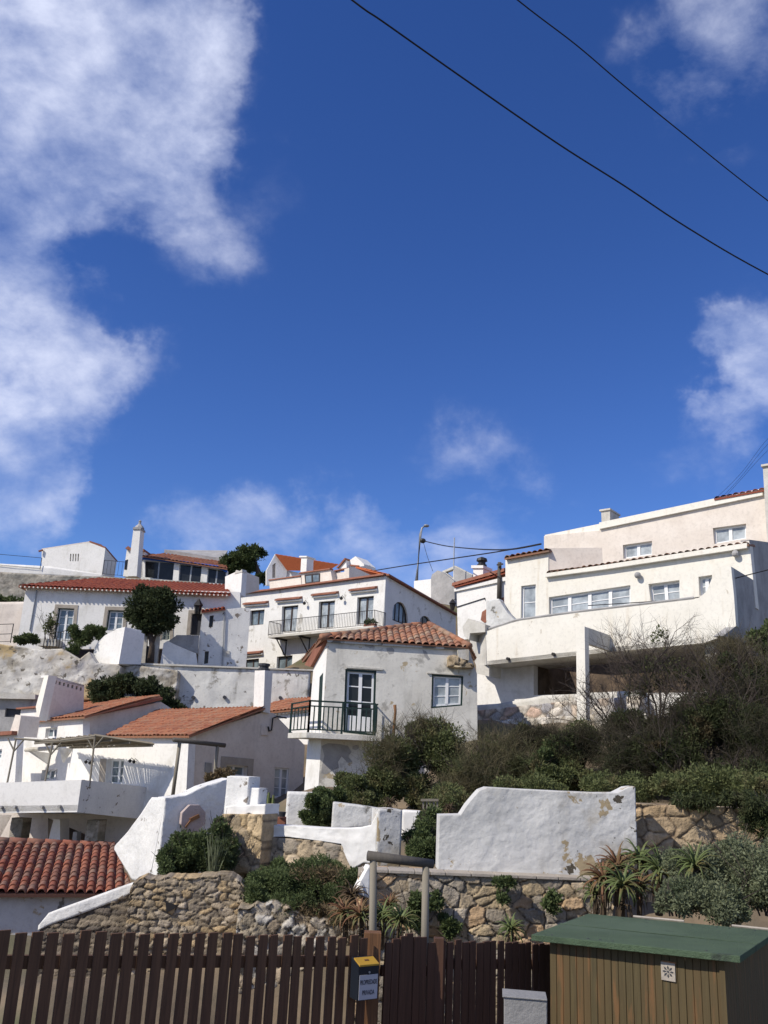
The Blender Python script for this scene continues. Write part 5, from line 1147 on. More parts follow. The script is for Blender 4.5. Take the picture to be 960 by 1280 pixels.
# ================================================================ green balcony house
p = PL(410, 820, 29, 3); gh = thing('green_balcony_house', 'aged white house with weathered tiles and a dark green corner balcony', 'house', p.pt(480, 990))
dq = Z(8, 287, 304, 442, 313, 432, 640, 276, 622); wq = Z(8, 720, 330, 877, 341, 872, 488, 716, 502)
wall(p, Z(8, 200, 162, 560, 185, 905, 205, 945, 330, 950, 1000, 145, 1000), [dq, wq], .35).build('wall', 'aged', gh)
window(gh, p, dq, .10, 2, 4, .07, .035, gm='dglass', name='french_door', frame='dkgreen', frw=.07, pane_lo=.27)
window(gh, p, wq, .10, 2, 3, .06, .03, gm='curtain', frame='dkgreen', frw=.055)
mb = MB(); slab(mb, p, Z(8, 292, 290, 475, 303, 475, 311, 292, 300), .06, .02); mb.build('door_lintel', 'conc', gh)
mb = MB(); slab(mb, p, Z(8, 695, 322, 880, 333, 880, 338, 695, 328), .06, .02); mb.build('window_lintel', 'conc', gh)
s = p.turn(*Z(8, 200, 170)[0], -70)
sdq = Z(8, 176, 322, 158, 345, 146, 612, 164, 605)
wall(s, Z(8, 198, 165, 128, 288, 110, 500, 75, 1000, 145, 1000), [Z(8, 176, 322, 158, 345, 146, 612, 164, 605)], .3).build('side_wall', 'clean', gh)
mb = MB(); P = [s.pt(*z) for z in sdq]; mb.prism([v + s.n * .0 for v in P], s.n * .1); mb.build('side_door', 'dkgreen', gh)
mb = MB(); slab(mb, s, Z(8, 205, 152, 170, 165, 98, 286, 128, 296, 190, 185), .12, .25); mb.build('verge', 'brickred', gh)
FL, FR = p.pt(*Z(8, 165, 150)[0], .16), p.pt(*Z(8, 908, 196)[0], .16); AP = W(*Z(8, 705, 82)[0], 31.8); AP2 = W(*Z(8, 660, 86)[0], 31.8)
tiles('roof', FL, FR, AP, AP2, 'tile_old', gh, .225, .36, .055, 8, slabt=.03)
bk = FR + Vector((0.6, 3.4, 0)); tiles('side_roof', FR, bk, AP + Vector((.1, .3, 0)), AP, 'tile_old', gh, .245, .4, .062, 6)
bl_ = FL + Vector((-.9, 3.6, -.4)); tiles('side_roof', bl_, FL, AP2, AP2 + Vector((-.2, .3, 0)), 'tile_old', gh, .245, .4, .062, 6)
ridge(gh, FR + Vector((0, 0, .04)), AP + Vector((0, 0, .02)), 'tile_old'); ridge(gh, FL + Vector((0, 0, .03)), AP2 + Vector((0, 0, .02)), 'tile_old')
mb = MB(); slab(mb, p, Z(8, 195, 158, 905, 203, 905, 214, 197, 172), .1, .05); mb.build('eave_band', 'flaky', gh)
o = relief('protruding_rock', p.back(-.3), Z(8, 802, 240, 830, 234, 850, 245, 880, 262, 930, 285), Z(8, 800, 290, 850, 300, 930, 300), .5, .05, 'stone', 'stone', .12, (.4, .3), [(.42, .34, .22), (.36, .28, .18)], (.2, .15, .1), parent=gh, seed=2)
mb = MB(); slab(mb, p.back(-.25), Z(8, 848, 210, 905, 206, 905, 262, 856, 250), .0, .4); mb.build('render_lump', 'conc', gh)
mb = MB(); slab(mb, p, Z(8, 168, 690, 200, 676, 260, 680, 300, 690, 318, 720, 300, 742, 322, 768, 300, 775, 268, 742, 250, 770, 256, 800, 224, 812, 190, 832, 165, 826, 172, 780, 182, 740), .004, .01); slab_ = mb.build('exposed_render', 'greyconc', gh)
mb = MB(); slab(mb, p, Z(8, 322, 690, 345, 684, 356, 700, 338, 712, 322, 706), .004, .01); mb.build('exposed_render', 'greyconc', gh)
for q_ in (Z(8, 492, 200, 520, 196, 532, 210, 528, 226, 505, 232, 495, 218), Z(8, 672, 208, 690, 215, 700, 240, 712, 255, 700, 262, 682, 240), Z(8, 380, 178, 420, 182, 436, 195, 410, 200, 385, 190)): mb = MB(); slab(mb, p, q_, .004, .01); mb.build('exposed_render', 'greyconc', gh)
# balcony
C0 = p.pt(*Z(8, 92, 624)[0], .95); C1 = p.pt(*Z(8, 442, 636)[0], .95); zb = (C0.z + C1.z) / 2; C0.z = C1.z = zb
CL = C0 - s.d * 2.3
mb = MB(); mb.prism([C0, C1, C1 + p.n * .95, C0 + p.n * .95 + s.n * .8, CL + s.n * .9, CL], Vector((0, 0, -.17))); mb.build('balcony_slab', 'conc', gh, bevel=.012)
i_ = lambda v, k=.06: v
railing(gh, [CL + s.n * .07, C0 + p.d * .05 + p.n * .06], .98, .42, .018, 'dkgreen', 'side_railing', .034, .10, .024, mid=.82, square=True)
ro = railing(gh, [C0 + p.d * .05 + p.n * .06, C0.lerp(C1, .5) + p.n * .06, C1 + p.n * .06 - p.d * .05], .98, .15, .020, 'dkgreen', 'balcony_railing', .034, .10, .026, mid=.82, square=True)
a = C1 + p.n * .06; mb = MB(); mb.beam(a + Vector((0, 0, .98)), a + p.n * .9 + Vector((0, 0, .98)), .036, .036)
for k in range(1, 6): mb.beam(a + p.n * .15 * k + Vector((0, 0, .1)), a + p.n * .15 * k + Vector((0, 0, .9)), .028, .028)
mb.build('railing_return', 'dkgreen', gh)
st = MB(); st.tube([p.pt(*z, .35) for z in Z(8, 534, 484, 537, 520, 532, 570, 528, 640)], [.055, .045, .045, .05], 7); tagit(st.build('cut_trunk', 'rusty', None, True), 'bare orange-brown cut trunk standing before the aged wall', 'stump')

# ================================================================ slope vegetation, right
bush('olive_shrub', 'big dense olive green shrub directly below the small white-framed window', 'shrub', [pb(505, 945, 25, 42, 30, 1.2), pb(545, 930, 25, 35, 25, 1.2), pb(478, 975, 24.5, 32, 22, 1), pb(520, 985, 24.5, 40, 20, 1), pb(560, 960, 25, 30, 26, 1), pb(525, 912, 25.5, 20, 12, .7)], 110000, .06, 'leaf_olive', 71, stems=5, twigc=1, sub=34,
     brush=([pb(478, 950, 24.2, 26, 28, .5), pb(500, 925, 24.8, 25, 20, .5), pb(590, 955, 24.2, 20, 25, .6), pb(535, 905, 25.2, 22, 12, .5)], 3500, .40, .008, 'stalk'))
bush('dry_shrub', 'dry brown wispy shrub in the middle of the slope below the stone-faced wall', 'shrub', [pb(622, 950, 25, 38, 28, 1.2), pb(600, 972, 24, 38, 24, 1), pb(650, 965, 24.5, 28, 22, .8), pb(570, 988, 24, 24, 14, .8)], 60000, .06, 'leaf_olive', 72, stems=6, twigc=1, sub=30, aspect=.3,
     brush=([pb(622, 945, 24.6, 36, 30, 1.1), pb(600, 970, 23.6, 36, 24, .8), pb(650, 960, 24, 28, 22, .8), pb(570, 985, 23.6, 24, 14, .8)], 6500, .42, .008, 'stalk'))
bush('leafy_shrub', 'mid green leafy shrub above the big white garden wall', 'shrub', [pb(700, 945, 24.5, 32, 24, 1.2), pb(730, 925, 25, 28, 20, 1), pb(665, 925, 25.5, 26, 18, 1), pb(720, 972, 23.5, 34, 14, 1), pb(680, 970, 23.5, 24, 16, 1)], 80000, .06, 'leaf_olive', 73, stems=5, sub=30,
     extra=([pb(705, 935, 24, 25, 18, .8), pb(680, 950, 24, 20, 14, .8)], 12000, .07, 'leaf_green'), brush=([pb(720, 935, 23.9, 36, 26, .6), pb(670, 925, 25, 26, 16, .6)], 5000, .4, .008, 'stalk_dark'))
bush('dark_bramble', 'dark tangled bramble thicket filling the slope at the right', 'bramble', [pb(790, 950, 23.5, 42, 34, 1.2), pb(850, 930, 23, 48, 40, 1.4), pb(910, 905, 23, 50, 48, 1.5), pb(955, 930, 22.5, 50, 50, 1.5), pb(800, 975, 23, 42, 16, 1), pb(870, 970, 22, 50, 24, 1.2), pb(930, 975, 21, 46, 26, 1.2), pb(940, 860, 25, 34, 34, 1.2), pb(780, 905, 24.5, 26, 22, 1), pb(985, 880, 24, 40, 50, 1.2), pb(875, 890, 24, 44, 28, 1.2), pb(815, 912, 24, 36, 20, 1), pb(910, 850, 25, 34, 30, 1.), pb(900, 900, 22.5, 50, 40, 1), pb(840, 945, 22.2, 44, 30, 1)], 260000, .06, 'leaf_hedge', 74, stems=6, twigc=2, sub=36, aspect=.35,
     brush=([pb(800, 945, 22.4, 50, 36, .8), pb(860, 915, 22.8, 50, 42, .8), pb(920, 895, 23, 46, 46, .8), pb(950, 930, 21.2, 40, 46, .8), pb(775, 915, 24, 30, 18, .7)], 7000, .5, .009, 'stalk_dark'), lean_=1.1)
bush('dry_reeds', 'tall dry brownish shrub beside the dark end wall of the cream house', 'shrub', [pb(915, 835, 26.5, 22, 22, .9), pb(895, 852, 26.5, 20, 16, .8), pb(935, 855, 26, 22, 22, .8)], 16000, .07, 'leaf_hedge', 75, stems=8, twigc=2, sub=22, aspect=.3,
     brush=([pb(915, 828, 26, 24, 26, .8), pb(935, 850, 25.6, 24, 24, .8), pb(892, 850, 26, 20, 20, .8)], 7000, .6, .009, 'stalk'))
bush('round_shrub', 'round mid green shrub at the right edge beside the dark end wall', 'shrub', [pb(958, 802, 27, 24, 24, 1.), pb(985, 795, 27, 26, 26, 1.)], 20000, .09, 'leaf_green', 76, stems=2)
def bare(name, label, spots, L, r0, lev, seed, n=3):
    root = thing(name, label, 'bare shrub', W(spots[0][0], spots[0][1], spots[0][2])); mb = MB(); rg = random.Random(seed)
    for (x, y, Y, dx, dz) in spots: twigs(mb, W(x, y, Y), (dx, rg.uniform(-.35, .2), dz), L * rg.uniform(.8, 1.15), r0, lev, rg, .28, .62, n, 4, .12)
    mb.build('branch', 'twig', root); return root
r = bare('bare_shrub', 'leafless many-branched shrub rising before the undercroft of the cream house', [(822, 900, 25.5, -.3, 1), (828, 900, 25.5, .1, 1), (835, 902, 25.4, .45, 1), (815, 905, 25.5, -.7, 1), (845, 900, 25.6, .8, 1), (825, 895, 25.8, 0, 1)], 1.75, .035, 4, 5, 4)
leaves('foliage', [pb(825, 795, 25.5, 22, 14, .5), pb(830, 830, 25.5, 35, 20, .6)], 700, .07, 'leaf_olive', r, 9)
leaves('dry_foliage', [pb(810, 850, 25.7, 55, 26, .8), pb(860, 845, 25.8, 35, 22, .8)], 6500, .07, 'leaf_hedge', r, 10, aspect=.2)
bare('bare_shrub', 'leafless spreading shrub with pale wall behind it near the freestanding column', [(770, 920, 25, -.9, .9), (775, 920, 25, -.5, 1), (780, 915, 25, -.1, 1), (790, 920, 24.8, .3, 1), (765, 925, 24.8, -1.2, .7)], 1.0, .03, 4, 6, 4)
bare('bare_shrub', 'thin bare upright shrub left of the tallest leafless one', [(785, 880, 26, -.05, 1), (790, 885, 26, .15, 1), (778, 885, 26, -.25, 1)], 1.35, .02, 3, 8, 3)
gc = leaves('ground_cover', [pb(460, 1000, 24, 40, 10, 1.5), pb(560, 1000, 22, 60, 10, 1.5), pb(660, 990, 21.5, 60, 12, 1.5), pb(760, 985, 21, 50, 10, 1.5), pb(860, 985, 20, 60, 16, 1.5), pb(950, 985, 19, 50, 20, 1.5)], 110000, .05, 'leaf_olive', None, 77); tagit(gc, 'low weedy undergrowth covering the foot of the slope', 'undergrowth', kind='stuff')
bush('conifer_shrub', 'bushy bright green shrub left of the aged house base', 'shrub', [pb(398, 1003, 22.5, 17, 15, .8), pb(408, 1018, 22.5, 22, 12, .8), pb(385, 1022, 22.5, 12, 9, .6), pb(420, 998, 23, 12, 11, .6)], 42000, .048, 'leaf_green', 78, stems=2)
bush('olive_bush', 'dull olive bush between the bright green shrub and the big olive shrub', 'shrub', [pb(440, 985, 24, 22, 20, .8), pb(455, 1000, 23, 20, 13, .8), pb(428, 975, 24.3, 14, 12, .6)], 36000, .05, 'leaf_olive', 79, stems=3)

# ================================================================ garden walls, middle distance
p = PL(373, 1010, 23, 4); o = relief('grey_white_wall', p, [(359, 989.5), (391, 990.5)], [(356, 1040), (400, 1040)], .3, .08, 'plaster', 'butt_white', .02, seed=31); tagit(o, 'plain grey-white wall stub left of the bright green shrub', 'wall')
p = PL(416, 1020, 18.5, -6); o = relief('grey_low_wall', p, [(416, 1002.5), (445, 1006), (474, 1010.5)], [(416, 1037), (470, 1033)], .25, .05, 'plaster', 'flaky', .03, seed=32); tagit(o, 'low mottled grey wall behind the whitewashed pillar', 'wall')
p = PL(513, 1020, 19, -8); o = relief('white_wall_stub', p, [(503, 1012.5), (524.5, 1014)], [(503, 1050), (523, 1040)], .25, .05, 'plaster', 'clean', .02, seed=33); tagit(o, 'bright white wall stub behind the pillar to its right', 'wall')
# whitewashed garden wall rising to the pillar
p = PL(428, 1045, 16.3, -24); r = thing('garden_wall', 'low white garden wall on rubble stones rising to a whitewashed pillar', 'wall', p.pt(400, 1090))
relief('coping_band', p, [(329, 1031), (365, 1032.5), (400, 1035), (428, 1035.5), (450, 1034), (464, 1031), (473, 1012)], [(329, 1046), (360, 1046), (400, 1051), (427, 1055), (428.5, 1062), (436, 1078), (440, 1087), (455, 1078), (473, 1082)], .35, .04, 'plaster', 'clean', .03, parent=r, seed=34)
relief('rubble_face', p, [(280, 1042), (331, 1046), (400, 1051), (428, 1057), (437, 1080), (441, 1090)], [(280, 1125), (330, 1130), (441, 1130)], .35, .03, 'stone', 'stone', .06, (.34, .27), [(.38, .30, .20), (.33, .26, .18), (.42, .34, .24), (.28, .24, .19)], (.12, .095, .07), parent=r, seed=35, out=-.03)
pq = PL(473, 1045, 16., 14); relief('pillar', pq, [(473, 1011.5), (490, 1011), (503, 1012.5)], [(469, 1086), (500, 1086)], .45, .035, 'plaster', 'rough_white', .02, parent=r, seed=36)
p = PL(282, 1040, 16.9, -24); r = thing('capped_stone_pier', 'stone pier with a thick white cap beside the stone-disc wall', 'wall', p.pt(305, 1085))
relief('white_cap', p, Z(16, 150, 330, 190, 322, 495, 310), Z(16, 150, 405, 230, 400, 300, 415, 350, 385, 400, 410, 492, 405), .5, .03, 'plaster', 'clean', .025, parent=r, seed=37)
relief('stone_face', p, Z(16, 140, 392, 492, 396), Z(16, 150, 900, 492, 900), .45, .025, 'stone', 'stone', .07, (.26, .36), [(.46, .34, .19), (.40, .30, .18), (.50, .38, .23), (.34, .27, .18)], (.13, .10, .07), parent=r, seed=38, out=.02)
relief('block', p.back(.35), Z(16, 166, 72, 200, 66, 355, 76), Z(16, 150, 400, 355, 330), .4, .03, 'plaster', 'butt_white', .02, parent=r, seed=39)
relief('small_block', p.back(.4), Z(16, 357, 168, 440, 172), Z(16, 355, 330, 442, 330), .3, .03, 'plaster', 'butt_white', .02, parent=r, seed=40)
t_ = MB(); a = W(339, 1031, 18); t_.lathe(a, [(.11, 0), (.13, .3), (.14, .38), (.12, .39), (.11, .33)], 14); tagit(t_.build('grey_tub', 'greyconc', None, True), 'dark grey tub beside the capped stone pier', 'tub')
r = thing('cactus_planter', 'small pot of pale cactus stems behind the capped stone pier', 'planter', W(335, 1009, 18.6)); mb = MB(); mb.lathe(W(335, 1009, 18.6), [(.1, -.12), (.14, .05), (.13, .06)], 10); mb.build('pot', 'brickred', r)
mb = MB()
for k in range(5): a = W(329 + k * 3, 1006, 18.6 + .05 * (k % 2)); mb.tube([a, a + Vector((0, 0, .14 + .05 * (k % 3)))], [.035, .025], 6)
mb.build('cactus', 'aloe', r)
r = MB(); r.prism([W(*z, 19) for z in Z(16, 590, 425, 660, 425, 660, 498, 590, 498)], Vector((0, .3, 0))); tagit(r.build('terracotta_step', 'brickred'), 'terracotta step beside the grey tub', 'step')
r = MB(); r.lathe(W(352, 1021, 19), [(.07, 0), (.09, .1), (.08, .1)], 10); tagit(r.build('dark_pot', 'darkdoor'), 'small dark pot on the terracotta step', 'pot')
# buttress with shaded face and leaning stone disc
cor = PL(207, 1040, 17.6, 36); r = thing('whitewashed_buttress', 'tall whitewashed buttress wall with a sunlit left face beside the mottled red roof', 'wall', cor.pt(206, 1095))
relief('shaded_face', cor, [(206.5, 997.5), (232, 994), (253, 983.5), (270, 978), (287, 973)], [(188, 1100), (287, 1100)], .35, .04, 'plaster', 'butt_white', .03, parent=r, seed=41)
lf = cor.turn(206.5, 1000, -50); P = [lf.pt(*z) for z in [(206.5, 997.5), (190, 996), (176, 1018), (160, 1040), (145, 1056.5), (156, 1078), (166, 1100), (188, 1100)]]
relief('sunlit_face', lf, [(143, 1058), (160, 1039), (176, 1017), (190, 996.5), (207, 997.5)], [(143, 1062), (150, 1075), (165, 1100), (180, 1103), (187, 1098), (207, 998.5)], .12, .05, 'plaster', 'butt_white', .02, parent=r, seed=42)
dsc = thing('stone_disc', 'worn pinkish octagonal stone disc propped against the shaded buttress face', 'millstone', cor.pt(242, 1040, .1)); c = cor.pt(242, 1023, .14)
mb = MB(); rad = .27; rim = [c + cor.d * rad * math.cos(math.pi / 8 + i * math.pi / 4) + Vector((0, 0, rad * math.sin(math.pi / 8 + i * math.pi / 4))) for i in range(8)]; mb.prism(rim, cor.n * .1); mb.build('disc', 'discpink', dsc, bevel=.008)
mb = MB(); mb.beam(c + cor.d * .1 + Vector((0, 0, .05)) - cor.n * .02, c - cor.d * .08 - Vector((0, 0, .03)) - cor.n * .02, .04, .07); mb.beam(c - cor.d * .04 - cor.n * .02, c - cor.d * .16 - Vector((0, 0, .16)) - cor.n * .02, .03, .03); mb.build('rusty_bolt', 'rusty', dsc)
# near mottled roof and its wall
p = PL(80, 1118, 20.5, 16); r = thing('tiled_outhouse', 'low outhouse roofed with mottled red barrel tiles at lower left', 'outhouse', p.pt(60, 1170))
E0, E1 = p.pt(-80, 1116, .25), p.pt(166, 1116.5, .25); R0, R1 = p.back(2.7).pt(-80, 1049), p.back(2.7).pt(142, 1059)
tiles('roof', E0, E1, R1, R0, 'tile_near', r, .20, .25, .07, 8); ridge(r, R0 + Vector((0, 0, .03)), R1 + Vector((0, 0, .03)), 'tile_near', .09)
wall(p, [(-80, 1117), (140, 1117), (140, 1230), (-80, 1230)], [], .3).build('wall', 'greyconc' if 0 else 'flaky', r)
p = PL(120, 1140, 15.4, -4); r = thing('sloping_coping_wall', 'dark slate rubble wall with a sloping white coping under the mottled roof', 'wall', p.pt(110, 1190))
relief('coping', p.back(-.05), [(48, 1157), (61, 1141), (100, 1127), (150, 1109), (187, 1097)], [(48, 1163), (62, 1156), (100, 1143), (150, 1124), (187, 1103)], .5, .04, 'plaster', 'butt_white', .02, parent=r, seed=43)
relief('rubble_face', p, [(50, 1162), (62, 1156), (100, 1142), (150, 1122), (172, 1104)], [(50, 1260), (172, 1260)], .4, .025, 'stone', 'stone', .045, (.30, .085), [(.16, .13, .10), (.22, .18, .13), (.12, .10, .08), (.27, .22, .16)], (.06, .05, .04), parent=r, seed=44, joint=.2)
p = PL(235, 1130, 15., 6); o = relief('dry_stone_wall', p, [(163, 1112), (168, 1102), (180, 1097), (240, 1094), (290, 1093), (302, 1100), (312, 1112), (330, 1120)], [(163, 1270), (330, 1270)], .5, .02, 'stone', 'stone', .05, (.19, .085), [(.36, .29, .20), (.30, .24, .16), (.41, .34, .25), (.25, .205, .15), (.38, .28, .16)], (.11, .085, .06), seed=45, rag=.12, joint=.2)
tagit(o, 'dry-stone wall of thin buff stones below the buttress', 'stone wall')
mb = MB(); mb.prism([p.pt(*z, .07) for z in Z(10, 92, 505, 140, 520, 130, 535, 96, 552)], p.n * .1); mb.build('niche_shade_patch', 'blackiron', o)  # raised black patch painting the shade inside a triangular hole
p = PL(380, 1150, 14.6, 4); o = relief('boulder_bank', p, [(298, 1134), (320, 1128), (345, 1126), (370, 1134), (400, 1146), (440, 1156), (470, 1162)], [(298, 1280), (470, 1280)], .6, .025, 'stone', 'stone', .10, (.21, .15), [(.40, .35, .28), (.34, .27, .19), (.44, .41, .36), (.28, .235, .17)], (.20, .155, .10), seed=46, rag=.25)
tagit(o, 'bank of pale broken rocks beneath the green weeds', 'rock bank')
p = PL(600, 1130, 14, 1); r = thing('stone_retaining_wall', 'big-stone retaining wall with a flat coping carrying the white garden wall', 'retaining wall', p.pt(600, 1200))
relief('stone_face', p, [(448, 1090), (470, 1088), (560, 1091), (640, 1094), (765, 1101)], [(448, 1300), (765, 1300)], .6, .016, 'stone', 'stone', .065, (.29, .19), [(.36, .29, .20), (.29, .25, .195), (.42, .33, .21), (.33, .285, .225), (.43, .30, .18), (.24, .205, .16)], (.10, .08, .055), parent=r, seed=47, joint=.1)
mb = MB(); rg = random.Random(2); xs_ = [452]
while xs_[-1] < 762: xs_.append(xs_[-1] + rg.uniform(18, 34))
for x0, x1 in zip(xs_, xs_[1:]): y0 = 1085.5 + (x0 - 460) * .04; y1 = 1085.5 + (x1 - 460) * .04; slab(mb, p, [(x0 + .4, y0), (x1 - .4, y1), (x1 - .4, y1 + 4.2), (x0 + .4, y0 + 4.2)], .07 + rg.uniform(0, .03), .3)
mb.build('coping', 'stone_trim', r, bevel=.008)
p = PL(660, 1040, 14.25, 1); o = relief('white_garden_wall', p, [(549, 1019), (576, 1018.5), (584, 1006), (594, 994), (600, 987.5), (609, 984), (650, 986.5), (700, 989), (745, 991), (772, 991), (786, 984), (794, 983)], [(548, 1087), (640, 1092), (745, 1098), (748, 1092), (758, 1074), (793, 1064)], .4, .018, 'plaster', 'rough_white', .02, seed=48)
tagit(o, 'big lumpy whitewashed garden wall with a curved shoulder and flaked holes', 'garden wall')
p = PL(870, 1035, 14.9, -6); o = relief('upper_stone_wall', p, [(788, 1004), (830, 1006), (900, 1009), (1010, 1014)], [(788, 1150), (1010, 1150)], .5, .02, 'stone', 'stone', .06, (.33, .21), [(.36, .27, .17), (.40, .31, .20), (.30, .235, .155), (.44, .32, .19)], (.11, .08, .055), seed=49, joint=.16); tagit(o, 'buff stone wall right of the white garden wall, behind the grey-green bush', 'stone wall')
p = PL(452, 1105, 13.7, 10); o = relief('slanting_white_wall', p, [(446, 1113), (452, 1100), (461, 1083), (464, 1083)], [(446, 1118), (464, 1124)], .3, .03, 'plaster', 'clean', .015, seed=50); tagit(o, 'small white triangular piece of wall beside the timber gate frame', 'wall')
r = thing('slatted_gate', 'small weathered slatted gate half hidden behind the shrubs', 'gate', W(537, 1022, 19.5)); mb = MB(); q = PL(537, 1010, 19.5, 0)
for k in range(5): x = 528 + k * 4.4; slab(mb, q, [(x, 1000), (x + 2, 1000), (x + 2.4, 1024), (x + .4, 1024)], 0, .03)
mb.build('slat', 'timber', r); mb = MB(); slab(mb, q, [(526, 998.5), (548, 998.5), (548, 1001.5), (526, 1001.5)], .04, 0); mb.build('rail', 'timber', r)
# planting between the walls
bush('wall_shrub', 'leafy green shrub between the whitewashed pillar and the big white wall', 'shrub', [pb(527, 1045, 16.5, 20, 18, .6), pb(535, 1025, 17, 16, 14, .5), pb(520, 1065, 16, 16, 14, .5), pb(540, 1062, 16, 13, 14, .5)], 42000, .04, 'leaf_green', 81, stems=4, sub=20)
bush('terrace_shrub', 'dark green shrub on top of the dry-stone wall below the stone disc', 'shrub', [pb(235, 1067, 16.2, 34, 24, .6), pb(265, 1062, 16.2, 28, 28, .6), pb(215, 1075, 15.9, 18, 15, .5), pb(285, 1070, 16, 14, 22, .5), pb(275, 1035, 16.3, 12, 12, .4)], 70000, .038, 'leaf_green', 82, stems=5, sub=24)
r = thing('reed_tuft', 'tuft of pale upright reeds in front of the dark green shrub', 'reeds', W(268, 1092, 15.6)); mb = MB(); rg = random.Random(9)
for k in range(42):
    a = W(266 + rg.uniform(-7, 7), 1093, 15.6 + rg.uniform(-.1, .1)); t2 = a + Vector((rg.uniform(-.16, .2), rg.uniform(-.1, .1), rg.uniform(.35, .75))); mb.tube([a, a.lerp(t2, .6) + Vector((0, 0, .05)), t2], [.008, .006, .001], 3)
mb.build('reed_blade', 'leaf_grey', r)
gc = leaves('weeds', [pb(345, 1105, 15.4, 38, 22, .6), pb(390, 1100, 15.4, 34, 20, .6), pb(425, 1108, 15.2, 24, 20, .6), pb(365, 1128, 15., 45, 12, .5), pb(320, 1120, 15.1, 16, 14, .5), pb(445, 1098, 15.3, 12, 16, .4), pb(410, 1085, 15.8, 30, 10, .5), pb(345, 1085, 15.9, 20, 10, .4)], 150000, .036, 'leaf_green', None, 83, sub=30, aspect=.3); tagit(gc, 'tangle of green weeds on the bank above the pale rocks', 'weeds', kind='stuff')
gd = leaves('dry_weeds', [pb(400, 1095, 15.2, 40, 12, .4), pb(440, 1118, 15, 16, 12, .4), pb(375, 1140, 14.8, 40, 5, .3), pb(430, 1150, 14.3, 22, 6, .3)], 12000, .05, 'leaf_dry', None, 84, sub=20, aspect=.2); tagit(gd, 'dry brown stalks mixed among the green weeds', 'weeds', kind='stuff')
for i, (x, y, rx, ry, n_, lab) in enumerate([(561, 1158, 13, 15, 4500, 'round green plant sprouting low on the big-stone wall right of the gate frame'), (518, 1140, 11, 22, 4500, 'upright green plant on the big-stone wall between the gate frame posts'), (546, 1128, 9, 10, 1800, 'small green tuft on the wall just right of the right gate frame post'),
                                          (630, 1103, 16, 6, 1800, 'trailing green weed hanging from the coping of the big-stone wall'), (628, 1122, 6, 9, 900, 'small hanging weed lower on the big-stone wall'), (690, 1130, 10, 14, 1800, 'leafy tuft on the big-stone wall left of the aloes')]):
    q = pb(x, y, 13.75, rx, ry, .16); bush('wall_plant', lab, 'plant', [q], n_, .045, 'leaf_green', 90 + i, stems=1, sub=12)
bush('trailing_shrub', 'dark trailing shrub hanging over the buff stone wall at the right edge', 'shrub', [pb(945, 1015, 14.3, 30, 22, .4), pb(920, 1000, 14.6, 40, 10, .4), pb(975, 1035, 14., 20, 30, .4), pb(860, 1000, 14.8, 50, 7, .4)], 14000, .055, 'leaf_hedge', 97, stems=2, droop=.9, aspect=.25)
bush('grey_bush', 'grey-green small-leaved bush spilling behind the green shed roof', 'shrub', [pb(880, 1085, 11.5, 45, 24, .6), pb(920, 1075, 11.6, 40, 26, .6), pb(955, 1105, 11, 40, 35, .6), pb(870, 1115, 11, 40, 22, .5), pb(905, 1130, 10.7, 45, 20, .5), pb(845, 1128, 10.8, 26, 15, .4), pb(850, 1078, 12, 25, 16, .5), pb(985, 1080, 11.5, 30, 34, .5)], 140000, .028, 'leaf_grey', 98, stems=5, sub=34, aspect=.5)
# aloes
def aloe_mesh(seed, n=36, L=.42, wdt=.052, dead=False):
    rg = random.Random(seed); mb = MB()
    for k in range(n):
        az = k * 2.399 + rg.uniform(-.2, .2); el = R(78 - 70 * (k / n) + rg.uniform(-8, 8)); l = L * rg.uniform(.75, 1.1); w0 = wdt * rg.uniform(.8, 1.1)
        h = Vector((math.cos(az), math.sin(az), 0)); sd = Vector((-math.sin(az), math.cos(az), 0)); pos = h * .015; d_el = el; rows = []
        for i in range(8):
            t = i / 7; wd = w0 * (1 - t) ** .75 * (1 if t > .08 else .85) + .001; dr = h * math.cos(d_el) + Vector((0, 0, math.sin(d_el))); nrm = h * -math.sin(d_el) + Vector((0, 0, math.cos(d_el)))
            rows.append((pos - sd * wd * .5 + nrm * wd * .28, pos.copy() - nrm * wd * .1, pos + sd * wd * .5 + nrm * wd * .28, pos - nrm * wd * .35))
            pos = pos + dr * l / 7; d_el -= R(13 + 9 * (k / n) + rg.uniform(-2, 4)) * (1.2 - .5 * (t < .3))
        b = len(mb.v)
        for r_ in rows: mb.v += list(r_)
        for i in range(7):
            for a_ in range(4): c_ = (a_ + 1) % 4; mb.f.append((b + i * 4 + a_, b + i * 4 + c_, b + (i + 1) * 4 + c_, b + (i + 1) * 4 + a_))
    return mb
def aloe(px, py, Y, s, mt, label, seed, tilt=(0, 0), group=None, name='aloe_plant'):
    c = W(px, py, Y); root = thing(name, label, 'aloe', c, group)
    mb = aloe_mesh(seed); rot = Matrix.Rotation(tilt[0], 3, 'X') @ Matrix.Rotation(tilt[1], 3, 'Y')
    mb.v = [c + (rot @ v) * s for v in mb.v]; mb.build('rosette', mt, root, True)
    d = MB(); base_ = rot @ Vector((0, 0, -1)); d.tube([c, c + Vector((base_.x * .05, .05, -.22)) * s, c + Vector((0, .1, -.5)) * s], [.035 * s, .045 * s, .05 * s], 7)
    rg = random.Random(seed + 7)
    for k in range(16): az = rg.uniform(0, 6.28); a = c - Vector((0, 0, rg.uniform(.05, .3) * s)); h = Vector((math.cos(az), math.sin(az), 0)); d.tube([a, a + h * .1 * s, a + h * .13 * s - Vector((0, 0, .2 * s))], [.012 * s, .01 * s, .002], 3)
    d.build('stem', 'aloe_dead', root)
